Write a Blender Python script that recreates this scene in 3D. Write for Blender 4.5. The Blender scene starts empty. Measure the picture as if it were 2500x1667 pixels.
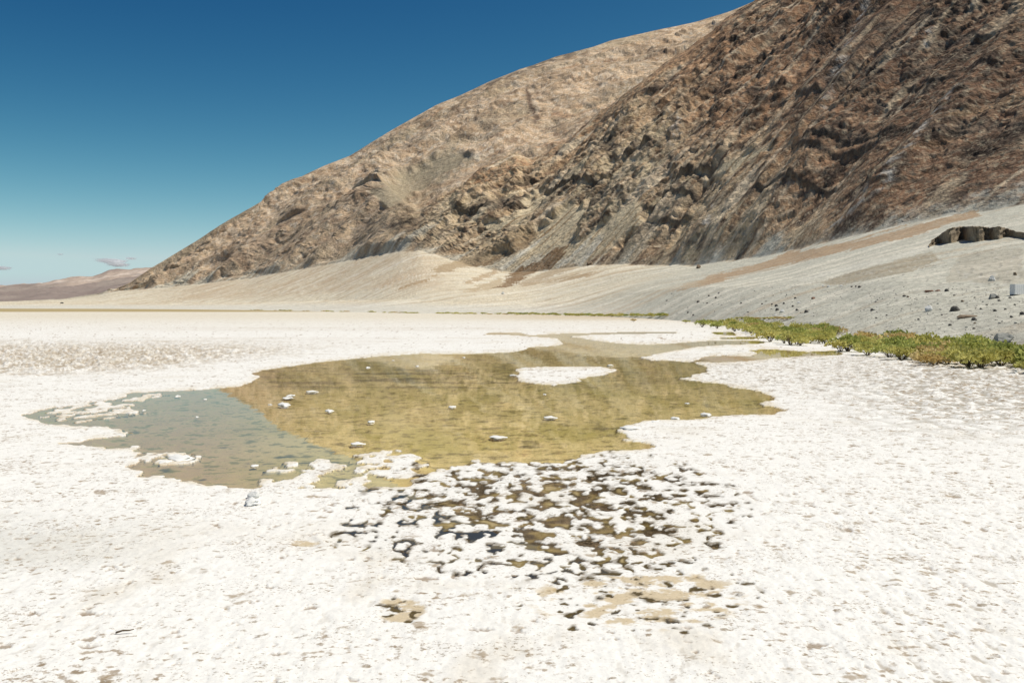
import bpy, math, random
import numpy as np

# ------------------------------------------------------------------ camera, sky, sun, exposure
scene = bpy.context.scene
CAM_H, FPX, CX, CY = 2.5, 2431.0, 1250.0, 833.5      # photograph is 2500 x 1667
HORIZON = 749.0
PITCH = math.atan((CY - HORIZON) / FPX)
cam_data = bpy.data.cameras.new('camera')
cam = bpy.data.objects.new('camera', cam_data)
scene.collection.objects.link(cam)
cam_data.sensor_width = 36.0
cam_data.lens = FPX * 36.0 / 2500.0
cam_data.clip_start = 0.1
cam_data.clip_end = 90000.0
cam.location = (0, 0, CAM_H)
cam.rotation_euler = (math.pi / 2 - PITCH, 0, 0)
scene.camera = cam

SUN_AZ, SUN_EL = 92.0, 62.0           # degrees clockwise from the view direction, and above the horizon
world = bpy.data.worlds.new('World')
scene.world = world
world.use_nodes = True
wn = world.node_tree
bg = wn.nodes['Background']
sky = wn.nodes.new('ShaderNodeTexSky')
sky.sky_type = 'NISHITA'
sky.sun_disc = False
sky.sun_elevation = math.radians(SUN_EL)
sky.sun_rotation = math.radians(SUN_AZ)
sky.altitude = 1500.0
sky.air_density = 0.6
sky.dust_density = 3.0
sky.ozone_density = 1.0
# the film's response to blue sky: one contrast curve per colour layer, the same in every direction
sep = wn.nodes.new('ShaderNodeSeparateColor'); comb = wn.nodes.new('ShaderNodeCombineColor')
wn.links.new(sky.outputs[0], sep.inputs[0])
for i, (g, mul, top) in enumerate(((3.15, 21.5, 0.50), (2.02, 3.96, 0.66), (1.09, 1.76, 0.69))):
    m1 = wn.nodes.new('ShaderNodeMath'); m1.operation = 'MULTIPLY'; m1.inputs[1].default_value = 0.1
    m2 = wn.nodes.new('ShaderNodeMath'); m2.operation = 'POWER'; m2.inputs[1].default_value = g
    m3 = wn.nodes.new('ShaderNodeMath'); m3.operation = 'MULTIPLY'; m3.inputs[1].default_value = mul
    m4 = wn.nodes.new('ShaderNodeMath'); m4.operation = 'MINIMUM'; m4.inputs[1].default_value = top
    m5 = wn.nodes.new('ShaderNodeMath'); m5.operation = 'MULTIPLY'; m5.inputs[1].default_value = 10.0
    wn.links.new(sep.outputs[min(i, 1)], m1.inputs[0])
    for p, q in ((m1, m2), (m2, m3), (m3, m4), (m4, m5)):
        wn.links.new(p.outputs[0], q.inputs[0])
    wn.links.new(m5.outputs[0], comb.inputs[i])
wn.links.new(comb.outputs[0], bg.inputs[0])
bg.inputs[1].default_value = 0.1

sun_data = bpy.data.lights.new('sun', 'SUN')
sun = bpy.data.objects.new('sun', sun_data)
scene.collection.objects.link(sun)
sun_data.energy = 4.15
sun_data.angle = math.radians(0.53)
sun_data.color = (1.0, 0.95, 0.86)
sun.rotation_euler = (math.pi / 2 - math.radians(SUN_EL), 0, -math.radians(SUN_AZ) + math.pi)
sun.rotation_euler = (math.radians(90 - SUN_EL), 0, math.radians(180 - SUN_AZ))

scene.view_settings.view_transform = 'Standard'
scene.view_settings.look = 'None'
scene.view_settings.gamma = 1.0
scene.view_settings.use_curve_mapping = False
scene.view_settings.exposure = 0.0
scene.render.engine = 'CYCLES'
scene.cycles.max_bounces = 20
scene.cycles.diffuse_bounces = 3
scene.cycles.glossy_bounces = 3
scene.cycles.transmission_bounces = 3
scene.cycles.transparent_max_bounces = 12
scene.cycles.volume_bounces = 20

rng = np.random.default_rng(7)
random.seed(7)

# ------------------------------------------------------------------ noise
_perm = np.random.default_rng(11).permutation(256).astype(np.int32)
_perm = np.concatenate([_perm, _perm])
_ang = np.random.default_rng(12).uniform(0, 2 * np.pi, 256)
_gx, _gy = np.cos(_ang).astype(np.float32), np.sin(_ang).astype(np.float32)

def perlin(x, y, seed=0):
    x = np.asarray(x, np.float64) + seed * 37.31
    y = np.asarray(y, np.float64) + seed * 17.77
    xf, yf = np.floor(x), np.floor(y)
    xi, yi = xf.astype(np.int64) & 255, yf.astype(np.int64) & 255
    fx, fy = (x - xf).astype(np.float32), (y - yf).astype(np.float32)
    u = fx * fx * fx * (fx * (fx * 6 - 15) + 10)
    v = fy * fy * fy * (fy * (fy * 6 - 15) + 10)
    xi1, yi1 = (xi + 1) & 255, (yi + 1) & 255
    def g(ix, iy, dx, dy):
        h = _perm[_perm[ix] + iy]
        return _gx[h] * dx + _gy[h] * dy
    a = g(xi, yi, fx, fy); b = g(xi1, yi, fx - 1, fy)
    c = g(xi, yi1, fx, fy - 1); d = g(xi1, yi1, fx - 1, fy - 1)
    return (a + u * (b - a) + v * ((c + u * (d - c)) - (a + u * (b - a)))) * 1.45

def fbm(x, y, octaves=4, seed=0, gain=0.5, lac=2.03):
    s = 0; amp = 1.0; tot = 0
    for i in range(octaves):
        s = s + amp * perlin(x, y, seed + i * 3); tot += amp
        x = x * lac; y = y * lac; amp *= gain
    return s / tot

def ridged(x, y, octaves=4, seed=0, gain=0.5, lac=2.03):
    s = 0; amp = 1.0; tot = 0; w = 1.0
    for i in range(octaves):
        n = 1 - np.abs(perlin(x, y, seed + i * 5)) * 1.6
        n = np.clip(n, -0.3, 1) * w
        w = np.clip(n * 1.3, 0.25, 1)
        s = s + amp * n; tot += amp
        x = x * lac; y = y * lac; amp *= gain
    return s / tot

def cells(x, y, seed=0):
    """distance to nearest and second nearest jittered cell centre, and a random value per cell"""
    xf, yf = np.floor(x), np.floor(y)
    d1 = np.full(np.shape(x), 9.0); d2 = d1.copy(); rv = np.zeros(np.shape(x))
    for ox in (-1, 0, 1):
        for oy in (-1, 0, 1):
            cx, cy = xf + ox, yf + oy
            h = _perm[(_perm[(cx.astype(np.int64) + seed * 13) & 255] + (cy.astype(np.int64) & 255))]
            h2 = _perm[(h + 91) & 255]
            px = cx + 0.15 + 0.7 * h / 255.0; py = cy + 0.15 + 0.7 * h2 / 255.0
            d = np.hypot(px - x, py - y)
            near = d < d1
            d2 = np.where(near, d1, np.minimum(d2, d))
            rv = np.where(near, _perm[(h2 + 57) & 255] / 255.0, rv)
            d1 = np.where(near, d, d1)
    return d1, d2, rv

def sstep(a, b, x):
    t = np.clip((x - a) / (b - a), 0, 1)
    return t * t * (3 - 2 * t)

def lerp(a, b, t):
    return a + (b - a) * t

def mixc(c, col, t):
    return c + (np.array(col)[None, :] - c) * np.asarray(t)[:, None]

# ------------------------------------------------------------------ projection helpers
cP, sP = math.cos(PITCH), math.sin(PITCH)

def to_px(X, Y, Z):
    dz = Z - CAM_H
    fwd = Y * cP - dz * sP
    up = Y * sP + dz * cP
    return CX + FPX * X / fwd, CY - FPX * up / fwd

def ray_at(px, py, Y):
    """the point at forward distance Y seen at a pixel of the photograph"""
    a = (np.asarray(px, float) - CX) / FPX
    b = (CY - np.asarray(py, float)) / FPX
    fy = cP + b * sP
    k = Y / fy
    return a * k, Y + 0 * k, CAM_H + (b * cP - sP) * k

def on_flat(px, py, z=0.0):
    a = (px - CX) / FPX; b = (CY - py) / FPX
    k = (z - CAM_H) / (b * cP - sP)
    return a * k, (cP + b * sP) * k

def in_poly(px, py, poly):
    inside = np.zeros(px.shape, bool)
    n = len(poly)
    for i in range(n):
        x0, y0 = poly[i]; x1, y1 = poly[(i + 1) % n]
        if y0 == y1:
            continue
        c = (y0 > py) != (y1 > py)
        inside ^= c & (px < (x1 - x0) * (py - y0) / (y1 - y0) + x0)
    return inside

def near_line(px, py, line):
    d = np.full(px.shape, 1e9)
    for (x0, y0), (x1, y1) in zip(line[:-1], line[1:]):
        vx, vy = x1 - x0, y1 - y0
        t = np.clip(((px - x0) * vx + (py - y0) * vy) / (vx * vx + vy * vy), 0, 1)
        d = np.minimum(d, np.hypot(px - x0 - t * vx, py - y0 - t * vy))
    return d

# ------------------------------------------------------------------ mesh helpers
def link(o, parent=None):
    scene.collection.objects.link(o)
    if parent is not None:
        o.parent = parent
    return o

def tag(o, label=None, category=None, group=None, kind=None):
    if label: o['label'] = label
    if category: o['category'] = category
    if group: o['group'] = group
    if kind: o['kind'] = kind
    return o

def grid_mesh(name, V, rows, cols, col=None, smooth=True):
    me = bpy.data.meshes.new(name)
    me.vertices.add(rows * cols)
    me.vertices.foreach_set('co', V.astype(np.float32).ravel())
    idx = np.arange(rows * cols, dtype=np.int32).reshape(rows, cols)
    q = np.stack([idx[:-1, :-1], idx[:-1, 1:], idx[1:, 1:], idx[1:, :-1]], -1).reshape(-1)
    nf = len(q) // 4
    me.loops.add(len(q)); me.loops.foreach_set('vertex_index', q)
    me.polygons.add(nf)
    me.polygons.foreach_set('loop_start', np.arange(0, nf * 4, 4, dtype=np.int32))
    me.polygons.foreach_set('loop_total', np.full(nf, 4, np.int32))
    if smooth:
        me.polygons.foreach_set('use_smooth', np.ones(nf, bool))
    me.update(calc_edges=True)
    if col is not None:
        ca = me.color_attributes.new('Col', 'FLOAT_COLOR', 'POINT')
        c4 = np.ones((rows * cols, 4), np.float32); c4[:, :3] = np.clip(col[:, :3], 0.005, 0.95)
        if col.shape[1] == 4: c4[:, 3] = np.clip(col[:, 3], 0, 1)
        ca.data.foreach_set('color', c4.ravel())
    return me

def soup_mesh(name, verts, faces, smooth=False):
    me = bpy.data.meshes.new(name)
    me.from_pydata([tuple(v) for v in verts], [], [tuple(f) for f in faces])
    if smooth:
        me.polygons.foreach_set('use_smooth', np.ones(len(me.polygons), bool))
    me.update()
    return me

# ------------------------------------------------------------------ materials
def new_mat(name):
    m = bpy.data.materials.new(name); m.use_nodes = True
    nt = m.node_tree
    return m, nt, nt.nodes['Principled BSDF']

def N(nt, kind, **kw):
    n = nt.nodes.new(kind)
    for k, v in kw.items():
        setattr(n, k, v)
    return n

def terrain_material(name, var_scales, var_amt, bumps, rough=0.95, spec=0.15):
    """albedo map of the ground times fine grain, with fine relief"""
    m, nt, bs = new_mat(name)
    L = nt.links
    at = N(nt, 'ShaderNodeAttribute'); at.attribute_name = 'Col'
    tc = N(nt, 'ShaderNodeTexCoord')
    cur = at.outputs['Color']
    for s, amt in zip(var_scales, var_amt):
        no = N(nt, 'ShaderNodeTexNoise'); no.inputs['Scale'].default_value = s
        no.inputs['Detail'].default_value = 5; no.inputs['Roughness'].default_value = 0.65
        L.new(tc.outputs['Object'], no.inputs['Vector'])
        mr = N(nt, 'ShaderNodeMapRange')
        mr.inputs['From Min'].default_value = 0.3; mr.inputs['From Max'].default_value = 0.7
        mr.inputs['To Min'].default_value = 1 - amt; mr.inputs['To Max'].default_value = 1 + amt
        L.new(no.outputs['Fac'], mr.inputs['Value'])
        vm = N(nt, 'ShaderNodeVectorMath', operation='SCALE')
        L.new(cur, vm.inputs[0]); L.new(mr.outputs[0], vm.inputs['Scale'])
        cur = vm.outputs[0]
    L.new(cur, bs.inputs['Base Color'])
    prev = None
    for s, st, dist in bumps:
        no = N(nt, 'ShaderNodeTexNoise'); no.inputs['Scale'].default_value = s
        no.inputs['Detail'].default_value = 6; no.inputs['Roughness'].default_value = 0.6
        L.new(tc.outputs['Object'], no.inputs['Vector'])
        b = N(nt, 'ShaderNodeBump'); b.inputs['Strength'].default_value = st; b.inputs['Distance'].default_value = dist
        L.new(no.outputs['Fac'], b.inputs['Height'])
        if prev is not None: L.new(prev, b.inputs['Normal'])
        prev = b.outputs[0]
    if prev is not None: L.new(prev, bs.inputs['Normal'])
    bs.inputs['Roughness'].default_value = rough
    bs.inputs['Specular IOR Level'].default_value = spec
    return m

MAT_SALT = terrain_material('salt_crust', (9.0, 45.0), (0.05, 0.07), ((22.0, 0.30, 0.012), (75.0, 0.5, 0.006)))

def add_specks(m):
    """flecks of brown mud caught in the crust"""
    nt = m.node_tree; L = nt.links; bs = nt.nodes['Principled BSDF']
    src = bs.inputs['Base Color'].links[0].from_socket
    tc = N(nt, 'ShaderNodeTexCoord')
    cur = src
    for sc_, lo, hi, zone, col, k in ((13.0, 0.575, 0.66, 0.55, (0.30, 0.215, 0.13), 0.75), (34.0, 0.585, 0.68, 1.3, (0.26, 0.20, 0.13), 0.75)):
        no = N(nt, 'ShaderNodeTexNoise'); no.inputs['Scale'].default_value = sc_; no.inputs['Detail'].default_value = 4; no.inputs['Roughness'].default_value = 0.6
        L.new(tc.outputs['Object'], no.inputs['Vector'])
        zn = N(nt, 'ShaderNodeTexNoise'); zn.inputs['Scale'].default_value = zone; zn.inputs['Detail'].default_value = 5; zn.inputs['Roughness'].default_value = 0.7
        L.new(tc.outputs['Object'], zn.inputs['Vector'])
        zr_ = N(nt, 'ShaderNodeMapRange'); zr_.inputs['From Min'].default_value = 0.42; zr_.inputs['From Max'].default_value = 0.62
        zr_.inputs['To Min'].default_value = -0.10; zr_.inputs['To Max'].default_value = 0.05
        L.new(zn.outputs['Fac'], zr_.inputs['Value'])
        ad = N(nt, 'ShaderNodeMath', operation='ADD'); L.new(no.outputs['Fac'], ad.inputs[0]); L.new(zr_.outputs[0], ad.inputs[1])
        mr = N(nt, 'ShaderNodeMapRange'); mr.inputs['From Min'].default_value = lo; mr.inputs['From Max'].default_value = hi; mr.inputs['To Max'].default_value = k
        L.new(ad.outputs[0], mr.inputs['Value'])
        mx = N(nt, 'ShaderNodeMix', data_type='RGBA'); mx.inputs[7].default_value = (*col, 1)
        L.new(mr.outputs[0], mx.inputs[0]); L.new(cur, mx.inputs[6]); cur = mx.outputs[2]
    # clods of salty mud where the crust is rough (mask carried by the mesh), sparse elsewhere
    at = N(nt, 'ShaderNodeAttribute'); at.attribute_name = 'Col'
    for sc_, col, off in ((3.2, (0.33, 0.245, 0.15), 0.0), (6.5, (0.27, 0.205, 0.13), 0.01)):
        no = N(nt, 'ShaderNodeTexNoise'); no.inputs['Scale'].default_value = sc_; no.inputs['Detail'].default_value = 4; no.inputs['Roughness'].default_value = 0.62
        L.new(tc.outputs['Object'], no.inputs['Vector'])
        th = N(nt, 'ShaderNodeMath', operation='MULTIPLY_ADD'); th.inputs[1].default_value = 0.13; L.new(at.outputs['Alpha'], th.inputs[0]); L.new(no.outputs['Fac'], th.inputs[2])
        mr = N(nt, 'ShaderNodeMapRange'); mr.inputs['From Min'].default_value = 0.625 + off; mr.inputs['From Max'].default_value = 0.685 + off; mr.inputs['To Max'].default_value = 0.75
        L.new(th.outputs[0], mr.inputs['Value'])
        gate = N(nt, 'ShaderNodeMath', operation='MULTIPLY'); L.new(mr.outputs[0], gate.inputs[0])
        gm = N(nt, 'ShaderNodeMapRange'); gm.inputs['From Max'].default_value = 0.04; L.new(at.outputs['Alpha'], gm.inputs['Value']); L.new(gm.outputs[0], gate.inputs[1])
        mx = N(nt, 'ShaderNodeMix', data_type='RGBA'); mx.inputs[7].default_value = (*col, 1)
        L.new(gate.outputs[0], mx.inputs[0]); L.new(cur, mx.inputs[6]); cur = mx.outputs[2]
    L.new(cur, bs.inputs['Base Color'])
add_specks(MAT_SALT)
MAT_ROCK = terrain_material('bare_rock', (0.05, 0.35), (0.20, 0.32), ((0.12, 0.9, 5.0), (0.5, 0.9, 1.2)))
MAT_FAN = terrain_material('fan_gravel', (0.25, 1.3, 5.0), (0.12, 0.30, 0.25), ((0.8, 0.5, 0.25), (4.0, 0.6, 0.08)))
MAT_FAR = terrain_material('far_rock', (0.006,), (0.10,), ((0.01, 0.6, 40.0),))

# ------------------------------------------------------------------ column set shared by the terrain sheets
def columns(n_in, half_in=0.545, half_out=0.95, n_out=40):
    inner = np.linspace(-half_in, half_in, n_in)
    s = np.linspace(0, 1, n_out + 1)[1:] ** 1.4
    return np.concatenate([(-half_in - s * (half_out - half_in))[::-1], inner, half_in + s * (half_out - half_in)])

# ================================================================== SALT FLAT
POOL = [(50,1015),(100,1003),(153,992),(215,983),(287,972),(314,960),(371,956),(459,954),(536,949),(585,944),(612,934),(631,923),
        (612,911),(640,905),(670,900),(765,886),(850,877),(927,870),(1030,863),(1132,865),(1200,862),(1249,860),(1275,856),(1292,848),(1352,845),
        (1378,840),(1369,832),(1356,825),(1303,822),(1250,818),(1180,816),(1200,812),(1271,813),(1292,819),(1360,815),(1441,813),(1567,810),(1652,811),(1654,814),
        (1526,815),(1430,818),(1386,822),(1420,826),(1452,832),(1505,838),(1569,842),(1622,840),(1675,836),(1746,831),(1803,831),(1845,831),
        (1875,837),(1841,840),(1765,842),(1698,847),(1654,855),(1601,864),(1563,873),(1592,881),(1640,881),(1693,885),(1734,898),(1722,908),(1690,916),(1662,926),
        (1759,939),(1846,954),(1887,972),(1856,985),(1922,1003),(1887,1013),(1820,1011),(1744,1020),(1596,1025),(1545,1033),(1499,1051),(1514,1066),
        (1596,1084),(1565,1092),(1479,1102),(1438,1115),(1361,1130),(1234,1127),(1157,1135),(1090,1148),(1040,1166),(960,1182),(880,1195),(770,1197),(651,1193),(590,1199),(509,1199),
        (494,1177),(413,1169),(345,1152),(310,1130),(318,1095),(245,1090),(149,1082),(230,1072),(314,1060),(253,1041),(134,1034),(73,1022)]
PUDDLES = [
    [(1690,883),(1720,871),(1760,868),(1830,869),(1850,862),(1824,855),(1880,852),(1937,856),(1975,859),(2040,856),(2060,866),(2013,868),(1937,871),(1880,875),(1822,882),(1765,885)],
    [(1732,811),(1790,811),(1800,820),(1750,817)],
    [(1728,826),(1765,824),(1815,822),(1845,822),(1843,829),(1793,829)],
    [(1488,803),(1505,802),(1503,805)],
]
ISLANDS = [
    [(1254,901),(1285,897),(1387,895),(1479,895),(1512,904),(1463,917),(1405,926),(1425,931),(1351,941),(1285,935),(1259,923),(1270,912)],
]
CRUST_PATCHES = [   # broken salt standing in the shallow water
    [(615,1154),(655,1140),(690,1127),(795,1117),(845,1132),(868,1148),(880,1172),(842,1188),(760,1180),(700,1172),(740,1157)],
    [(850,1131),(877,1108),(959,1098),(1010,1113),(1060,1140),(1040,1162),(948,1175),(890,1160)],
    [(640,1172),(760,1172),(880,1178),(900,1196),(640,1192)],
    [(1090,1135),(1200,1118),(1260,1128),(1200,1150),(1060,1168),(1020,1160)],
    [(150,992),(300,972),(380,958),(420,962),(330,985),(350,1010),(200,1030),(90,1020)],
    [(300,1098),(400,1105),(500,1106),(480,1128),(400,1138),(330,1130)],
]

def build_flat():
    tx = columns(900)
    ylist = np.concatenate([np.linspace(2900, 1720, 40), np.linspace(1716, 800, 565)[:],
                            np.linspace(799, 757, 46), np.array([756, 755, 754, 753, 752.2, 751.5, 751, 750.6, 750.3, 750.12])])
    b = (CY - ylist) / FPX
    Yr = (cP + b * sP) * (-CAM_H) / (b * cP - sP)
    R, C = len(Yr), len(tx)
    Y = np.repeat(Yr, C); X = np.tile(tx, R) * Y
    px, py = to_px(X, Y, 0 * X)
    dY = np.repeat(np.abs(np.gradient(Yr)), C)
    def lod(wl):                 # a wave shorter than the mesh can carry fades out
        return np.clip(wl / (2.2 * np.maximum(dY, 0.0015 * Y)) - 0.4, 0, 1)
    n1 = fbm(X / 1.6, Y / 1.6, 3, 1)
    n2 = fbm(X / 0.45, Y / 0.45, 3, 2)
    n3 = fbm(X / 0.16, Y / 0.16, 3, 3)
    # ragged shore: warp the outline a little in the ground plane
    wx = (n1 * 0.30 + n2 * 0.16 + n3 * 0.05); wy = (fbm(X / 1.3, Y / 1.3, 3, 21) * 0.30 + fbm(X / 0.4, Y / 0.4, 3, 22) * 0.18 + fbm(X/.14, Y/.14, 2, 23) * 0.05)
    damp = np.clip(30.0 / Y, 0.3, 1.0)
    qx, qy = to_px(X + wx * damp * 1.3, Y + wy * damp * 1.6, 0 * X)
    water = in_poly(qx, qy, POOL)
    for p in PUDDLES: water |= in_poly(qx, qy, p)
    for p in ISLANDS: water &= ~in_poly(qx, qy, p)
    lump = fbm(X / 0.42, Y / 0.75, 4, 31)
    for p in CRUST_PATCHES: water &= ~(in_poly(qx, qy, p) & (lump > -0.06))
    # broken crust with wet holes in front of the pool
    ex = (px - 1340) / 490.0; ey = (py - 1258) / 168.0
    core = 1 - np.sqrt(ex * ex + ey * ey)
    core2 = 1 - np.hypot((px - 1560) / 270.0, (py - 1465) / 80.0)
    core3 = 1 - np.hypot((px - 980) / 60.0, (py - 1490) / 34.0)
    core4 = 1 - np.hypot((px - 880) / 110.0, (py - 1310) / 45.0)
    core5 = 1 - np.hypot((px - 745) / 40.0, (py - 1330) / 20.0)
    hd = np.maximum.reduce([np.clip(core * 1.05, -1, 0.52), np.clip(core2, -1, 0.36), np.clip(core3, -1, 0.5), np.clip(core4 - .15, -1, 0.20), np.clip(core5 - .1, -1, .3)])
    hn = fbm((X + 0.10 * n2) / 0.34, (Y + 0.10 * n2) / 0.48, 5, 41, gain=0.70) * 1.2
    hdw = np.clip(core * 1.05, -1, 0.52)
    hdw = np.maximum(hdw, np.clip(core4 - .15, -1, 0.22))
    f1_, f2_, rvh = cells((X + 0.16 * n2 + .06 * n3) / 0.215, (Y + 0.24 * fbm(X / .35, Y / .45, 4, 43, gain=.6)) / 0.42, 11)
    gapw = 0.02 + 0.50 * np.clip(hdw, 0, 1) + 0.55 * hn
    hole = ((f2_ - f1_) < gapw) & (hdw > -0.02) & (hn > -0.05)
    hole |= (hn + (hdw - 0.36) * 0.80 > 0.30) & (hdw > -0.05)
    fleck = (np.maximum(core2, core3) > -0.15) & (1.3 * fbm(X / 0.16, Y / 0.17, 3, 47, gain=.6) > 0.36 - 0.12 * np.clip(np.maximum(core2, core3), 0, 1))
    hole |= fleck
    holef = hole & ~water
    low = (water | hole).astype(np.float64).reshape(R, C)
    def blur(a, r, ax):
        k = 2 * r + 1
        cs = np.cumsum(np.concatenate([np.repeat(np.take(a, [0], ax), r + 1, ax), a, np.repeat(np.take(a, [-1], ax), r, ax)], ax), ax)
        n = a.shape[ax]
        return (np.take(cs, range(k, k + n), ax) - np.take(cs, range(0, n), ax)) / k
    edge = blur(blur(low, 1, 0), 1, 1).ravel()
    wet = water.astype(float).reshape(R, C)
    inner = blur(blur(blur(blur(wet, 9, 0), 9, 1), 9, 0), 9, 1).ravel()
    halo = blur(blur(low, 3, 0), 3, 1).ravel()
    # zones of rough clods
    zl = sstep(0, 40, 930 - py - 20 * n1 - np.clip(px - 250, 0, 2000) * 0.10) * sstep(0, 45, py - 818 - 10 * n1 + np.clip(px - 200, 0, 1000) * 0.0) * sstep(1050, 350, px)
    zr = sstep(1850, 2350, px) * sstep(1120, 960, py) * sstep(860, 880, py)
    zr2 = sstep(1500, 2300, px) * (0.35 + 0.65 * sstep(800, 1000, py))
    zm = sstep(1500, 1800, px) * sstep(845, 880, py) * sstep(1010, 920, py)
    d1, d2, rv = cells(X / 0.75 + 0.3 * n1, Y / 1.0 + 0.3 * n1, 3)
    clod = np.clip((d2 - d1) * 1.9, 0, 1) * (0.3 + 0.7 * rv)
    e1, e2, rv2 = cells(X / 0.30 + 0.2 * n2, Y / 0.34 + 0.2 * n2, 5)
    nod = np.clip((e2 - e1) * 2.2, 0, 1)
    g1, g2, rv3 = cells(X / 0.085, Y / 0.10, 8)
    nub = np.clip(1 - g1 * 1.5, 0, 1)
    streak = fbm(X / 0.16, Y / 0.42, 4, 51, gain=0.62)
    pits = fbm(X / 0.30, Y / 0.36, 4, 55, gain=0.66)
    pock = sstep(0.30, 0.44, pits + 0.08 * n1)
    z = 0.015 + n1 * 0.005 + n2 * 0.004 + n3 * 0.0045 * lod(.16)
    z = z + nub * 0.0045 * lod(.09) + (nod - 0.5) * 0.004 * lod(.3)
    z = z + streak * (0.006 + 0.013 * zr2) * lod(.16)
    z = z + zl * (clod - 0.3) * 0.06 * lod(.5) + zr * (np.clip((d2 - d1) * 2, 0, 1) - 0.5) * 0.07 + (zr + zm * .4) * fbm(X / 0.4, Y / 0.5, 4, 61, gain=.6) * 0.08
    pebble = 1.5 * fbm(X / 0.42, Y / 1.5, 3, 57, gain=.62)
    z = z + zl * 0.20 * np.clip(pebble + 0.1, 0, 1)
    z = np.maximum(z, 0.008)
    z = z - pock * 0.030 * lod(.3) * (1 - zl)
    # a raised broken rim beside the wet holes
    flatz = sstep(-0.1, 0.25, hd)
    z = lerp(z, 0.007 + 0.003 * n3 + 0.002 * n2, flatz * 0.92)
    z = np.maximum(z, 0.005)
    zb_pool = -0.010 - 0.045 * sstep(0.45, 0.95, inner) + fbm(X / 0.35, Y / 0.35, 3, 71) * 0.015 * (0.3 + inner)
    zb_hole = -0.002 + 0.007 * n2
    hb = fbm(X / 0.55, Y / 0.55, 3, 75)
    dry = (core2 > -0.15) | (core3 > -0.3)
    zb_hole = np.where(dry, np.where(hb > -0.12, 0.006 + 0.006 * n3, zb_hole), np.where(hb > 0.16, 0.004 + 0.006 * n3, zb_hole))
    zbot = np.where(water, np.minimum(zb_pool, -0.006), zb_hole)
    near_f = np.clip(45.0 / Y, 0.35, 1.0)
    z = lerp(z, zbot, sstep(0.25, 0.75, edge))
    # ---------------- albedo
    col = np.tile(np.array([0.805, 0.78, 0.725]), (R * C, 1))
    mott = fbm(X / 2.6, Y / 2.6, 4, 81)
    col = mixc(col, (0.66, 0.60, 0.50), 0.35 * sstep(0.12, 0.55, mott))
    col = mixc(col, (0.64, 0.58, 0.48), 0.5 * sstep(0.12, 0.50, fbm(X / 1.1, Y / 1.6, 4, 83)) * sstep(1150, 1450, py))
    col = mixc(col, (0.60, 0.585, 0.53), 0.55 * sstep(600, 0, px) * sstep(1200, 1300, py) * sstep(1480, 1350, py) * sstep(-.2, .3, mott))
    # mud showing through the crust; at right also bump shade put into the colour
    col = mixc(col, (0.25, 0.17, 0.10), pock * 0.75 * (1 - 0.5 * zl))
    st = sstep(0.24, 0.42, -streak)
    col = mixc(col, (0.36, 0.30, 0.22), st * (0.25 + 0.45 * zr2) * sstep(40, 16, Y))  # dark streaks: grit and the shadow of the bumps, both in the colour
    col = mixc(col, (0.33, 0.245, 0.15), zl * sstep(-0.02, -0.22, pebble) * 0.8)
    col = mixc(col, (0.30, 0.22, 0.13), zl * sstep(0.30, 0.44, 1.5 * fbm(X / 0.3, Y / 1.0, 3, 58, gain=.6)) * 0.7)
    mudgap = sstep(0.60, 0.15, clod) * zl
    col = mixc(col, (0.50, 0.41, 0.29), mudgap * (0.35 + 0.2 * n2))
    col = mixc(col, (0.27, 0.195, 0.115), zl * sstep(0.18, 0.34, 1.4 * fbm(X / 0.55, Y / 1.5, 3, 86, gain=.6)) * 0.25)
    col = mixc(col, (0.56, 0.50, 0.40), zl * sstep(-.1, .3, mott) * 0.5)
    col = mixc(col, (0.30, 0.27, 0.21), zr * sstep(0.30, 0.08, np.clip((d2 - d1), 0, 1)) * 0.75)  # grey-brown shadow between the right-hand clods, painted into the crust colour
    col = mixc(col, (0.24, 0.20, 0.15), zm * sstep(0.22, 0.34, fbm(X / 0.5, Y / 0.9, 3, 87)) * 0.7)
    zi = sstep(0.22, 0.4, fbm(X / 0.35, Y / 0.8, 3, 88)) * sstep(880, 900, py) * sstep(945, 935, py) * sstep(1240, 1270, px) * sstep(1520, 1500, px)
    col = mixc(col, (0.34, 0.26, 0.18), zi * .7)
    brk = sstep(0.15, 0.3, fbm(X / 1.0, Y / 2.0, 3, 89)) * np.exp(-((px - 1610) / 50.) ** 2 - ((py - 825) / 7.) ** 2)
    col = mixc(col, (0.36, 0.25, 0.16), brk)
    # far flat: creamier, then ochre mud
    col = mixc(col, (0.70, 0.635, 0.51), sstep(70, 260, Y) * 0.9)
    col = mixc(col, (0.58, 0.47, 0.32), sstep(1050, 1400, px) * sstep(786, 776, py) * 0.65 + sstep(1650, 1740, px) * sstep(800, 788, py) * 0.3)
    far_mud = sstep(455, 540, Y + 40 * fbm(X / 90, Y / 90, 3, 91))
    col = mixc(col, (0.41, 0.32, 0.16), far_mud)
    for yy, k in ((801, .35), (806, .25), (826, .3), (834, .25)):
        band = np.exp(-((py - yy - 2 * n1) / 2.2) ** 2) * sstep(100, 500, px) * sstep(1500, 1100, px)
        col = mixc(col, (0.46, 0.36, 0.24), band * k * (0.5 + fbm(X / 3, Y / 9, 3, 93)))
    # pool floor
    rip = 1.35 * fbm(X / 0.36, Y / 0.32, 4, 101, gain=0.62)
    big = fbm(X / 3.2, Y / 3.2, 3, 103)
    pool = np.tile(np.array([0.655, 0.54, 0.265]), (R * C, 1))
    pool = mixc(pool, (0.52, 0.44, 0.16), sstep(-0.25, 0.45, big) * 0.8)
    pool = mixc(pool, (0.17, 0.145, 0.06), sstep(0.10, 0.36, rip) * 0.70 * sstep(0.35, 0.8, inner))
    pool = mixc(pool, (0.78, 0.66, 0.36), sstep(0.12, 0.5, -rip) * 0.45)
    pool = mixc(pool, (0.52, 0.385, 0.19), sstep(0.55, 0.25, inner) * 0.8)
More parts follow.
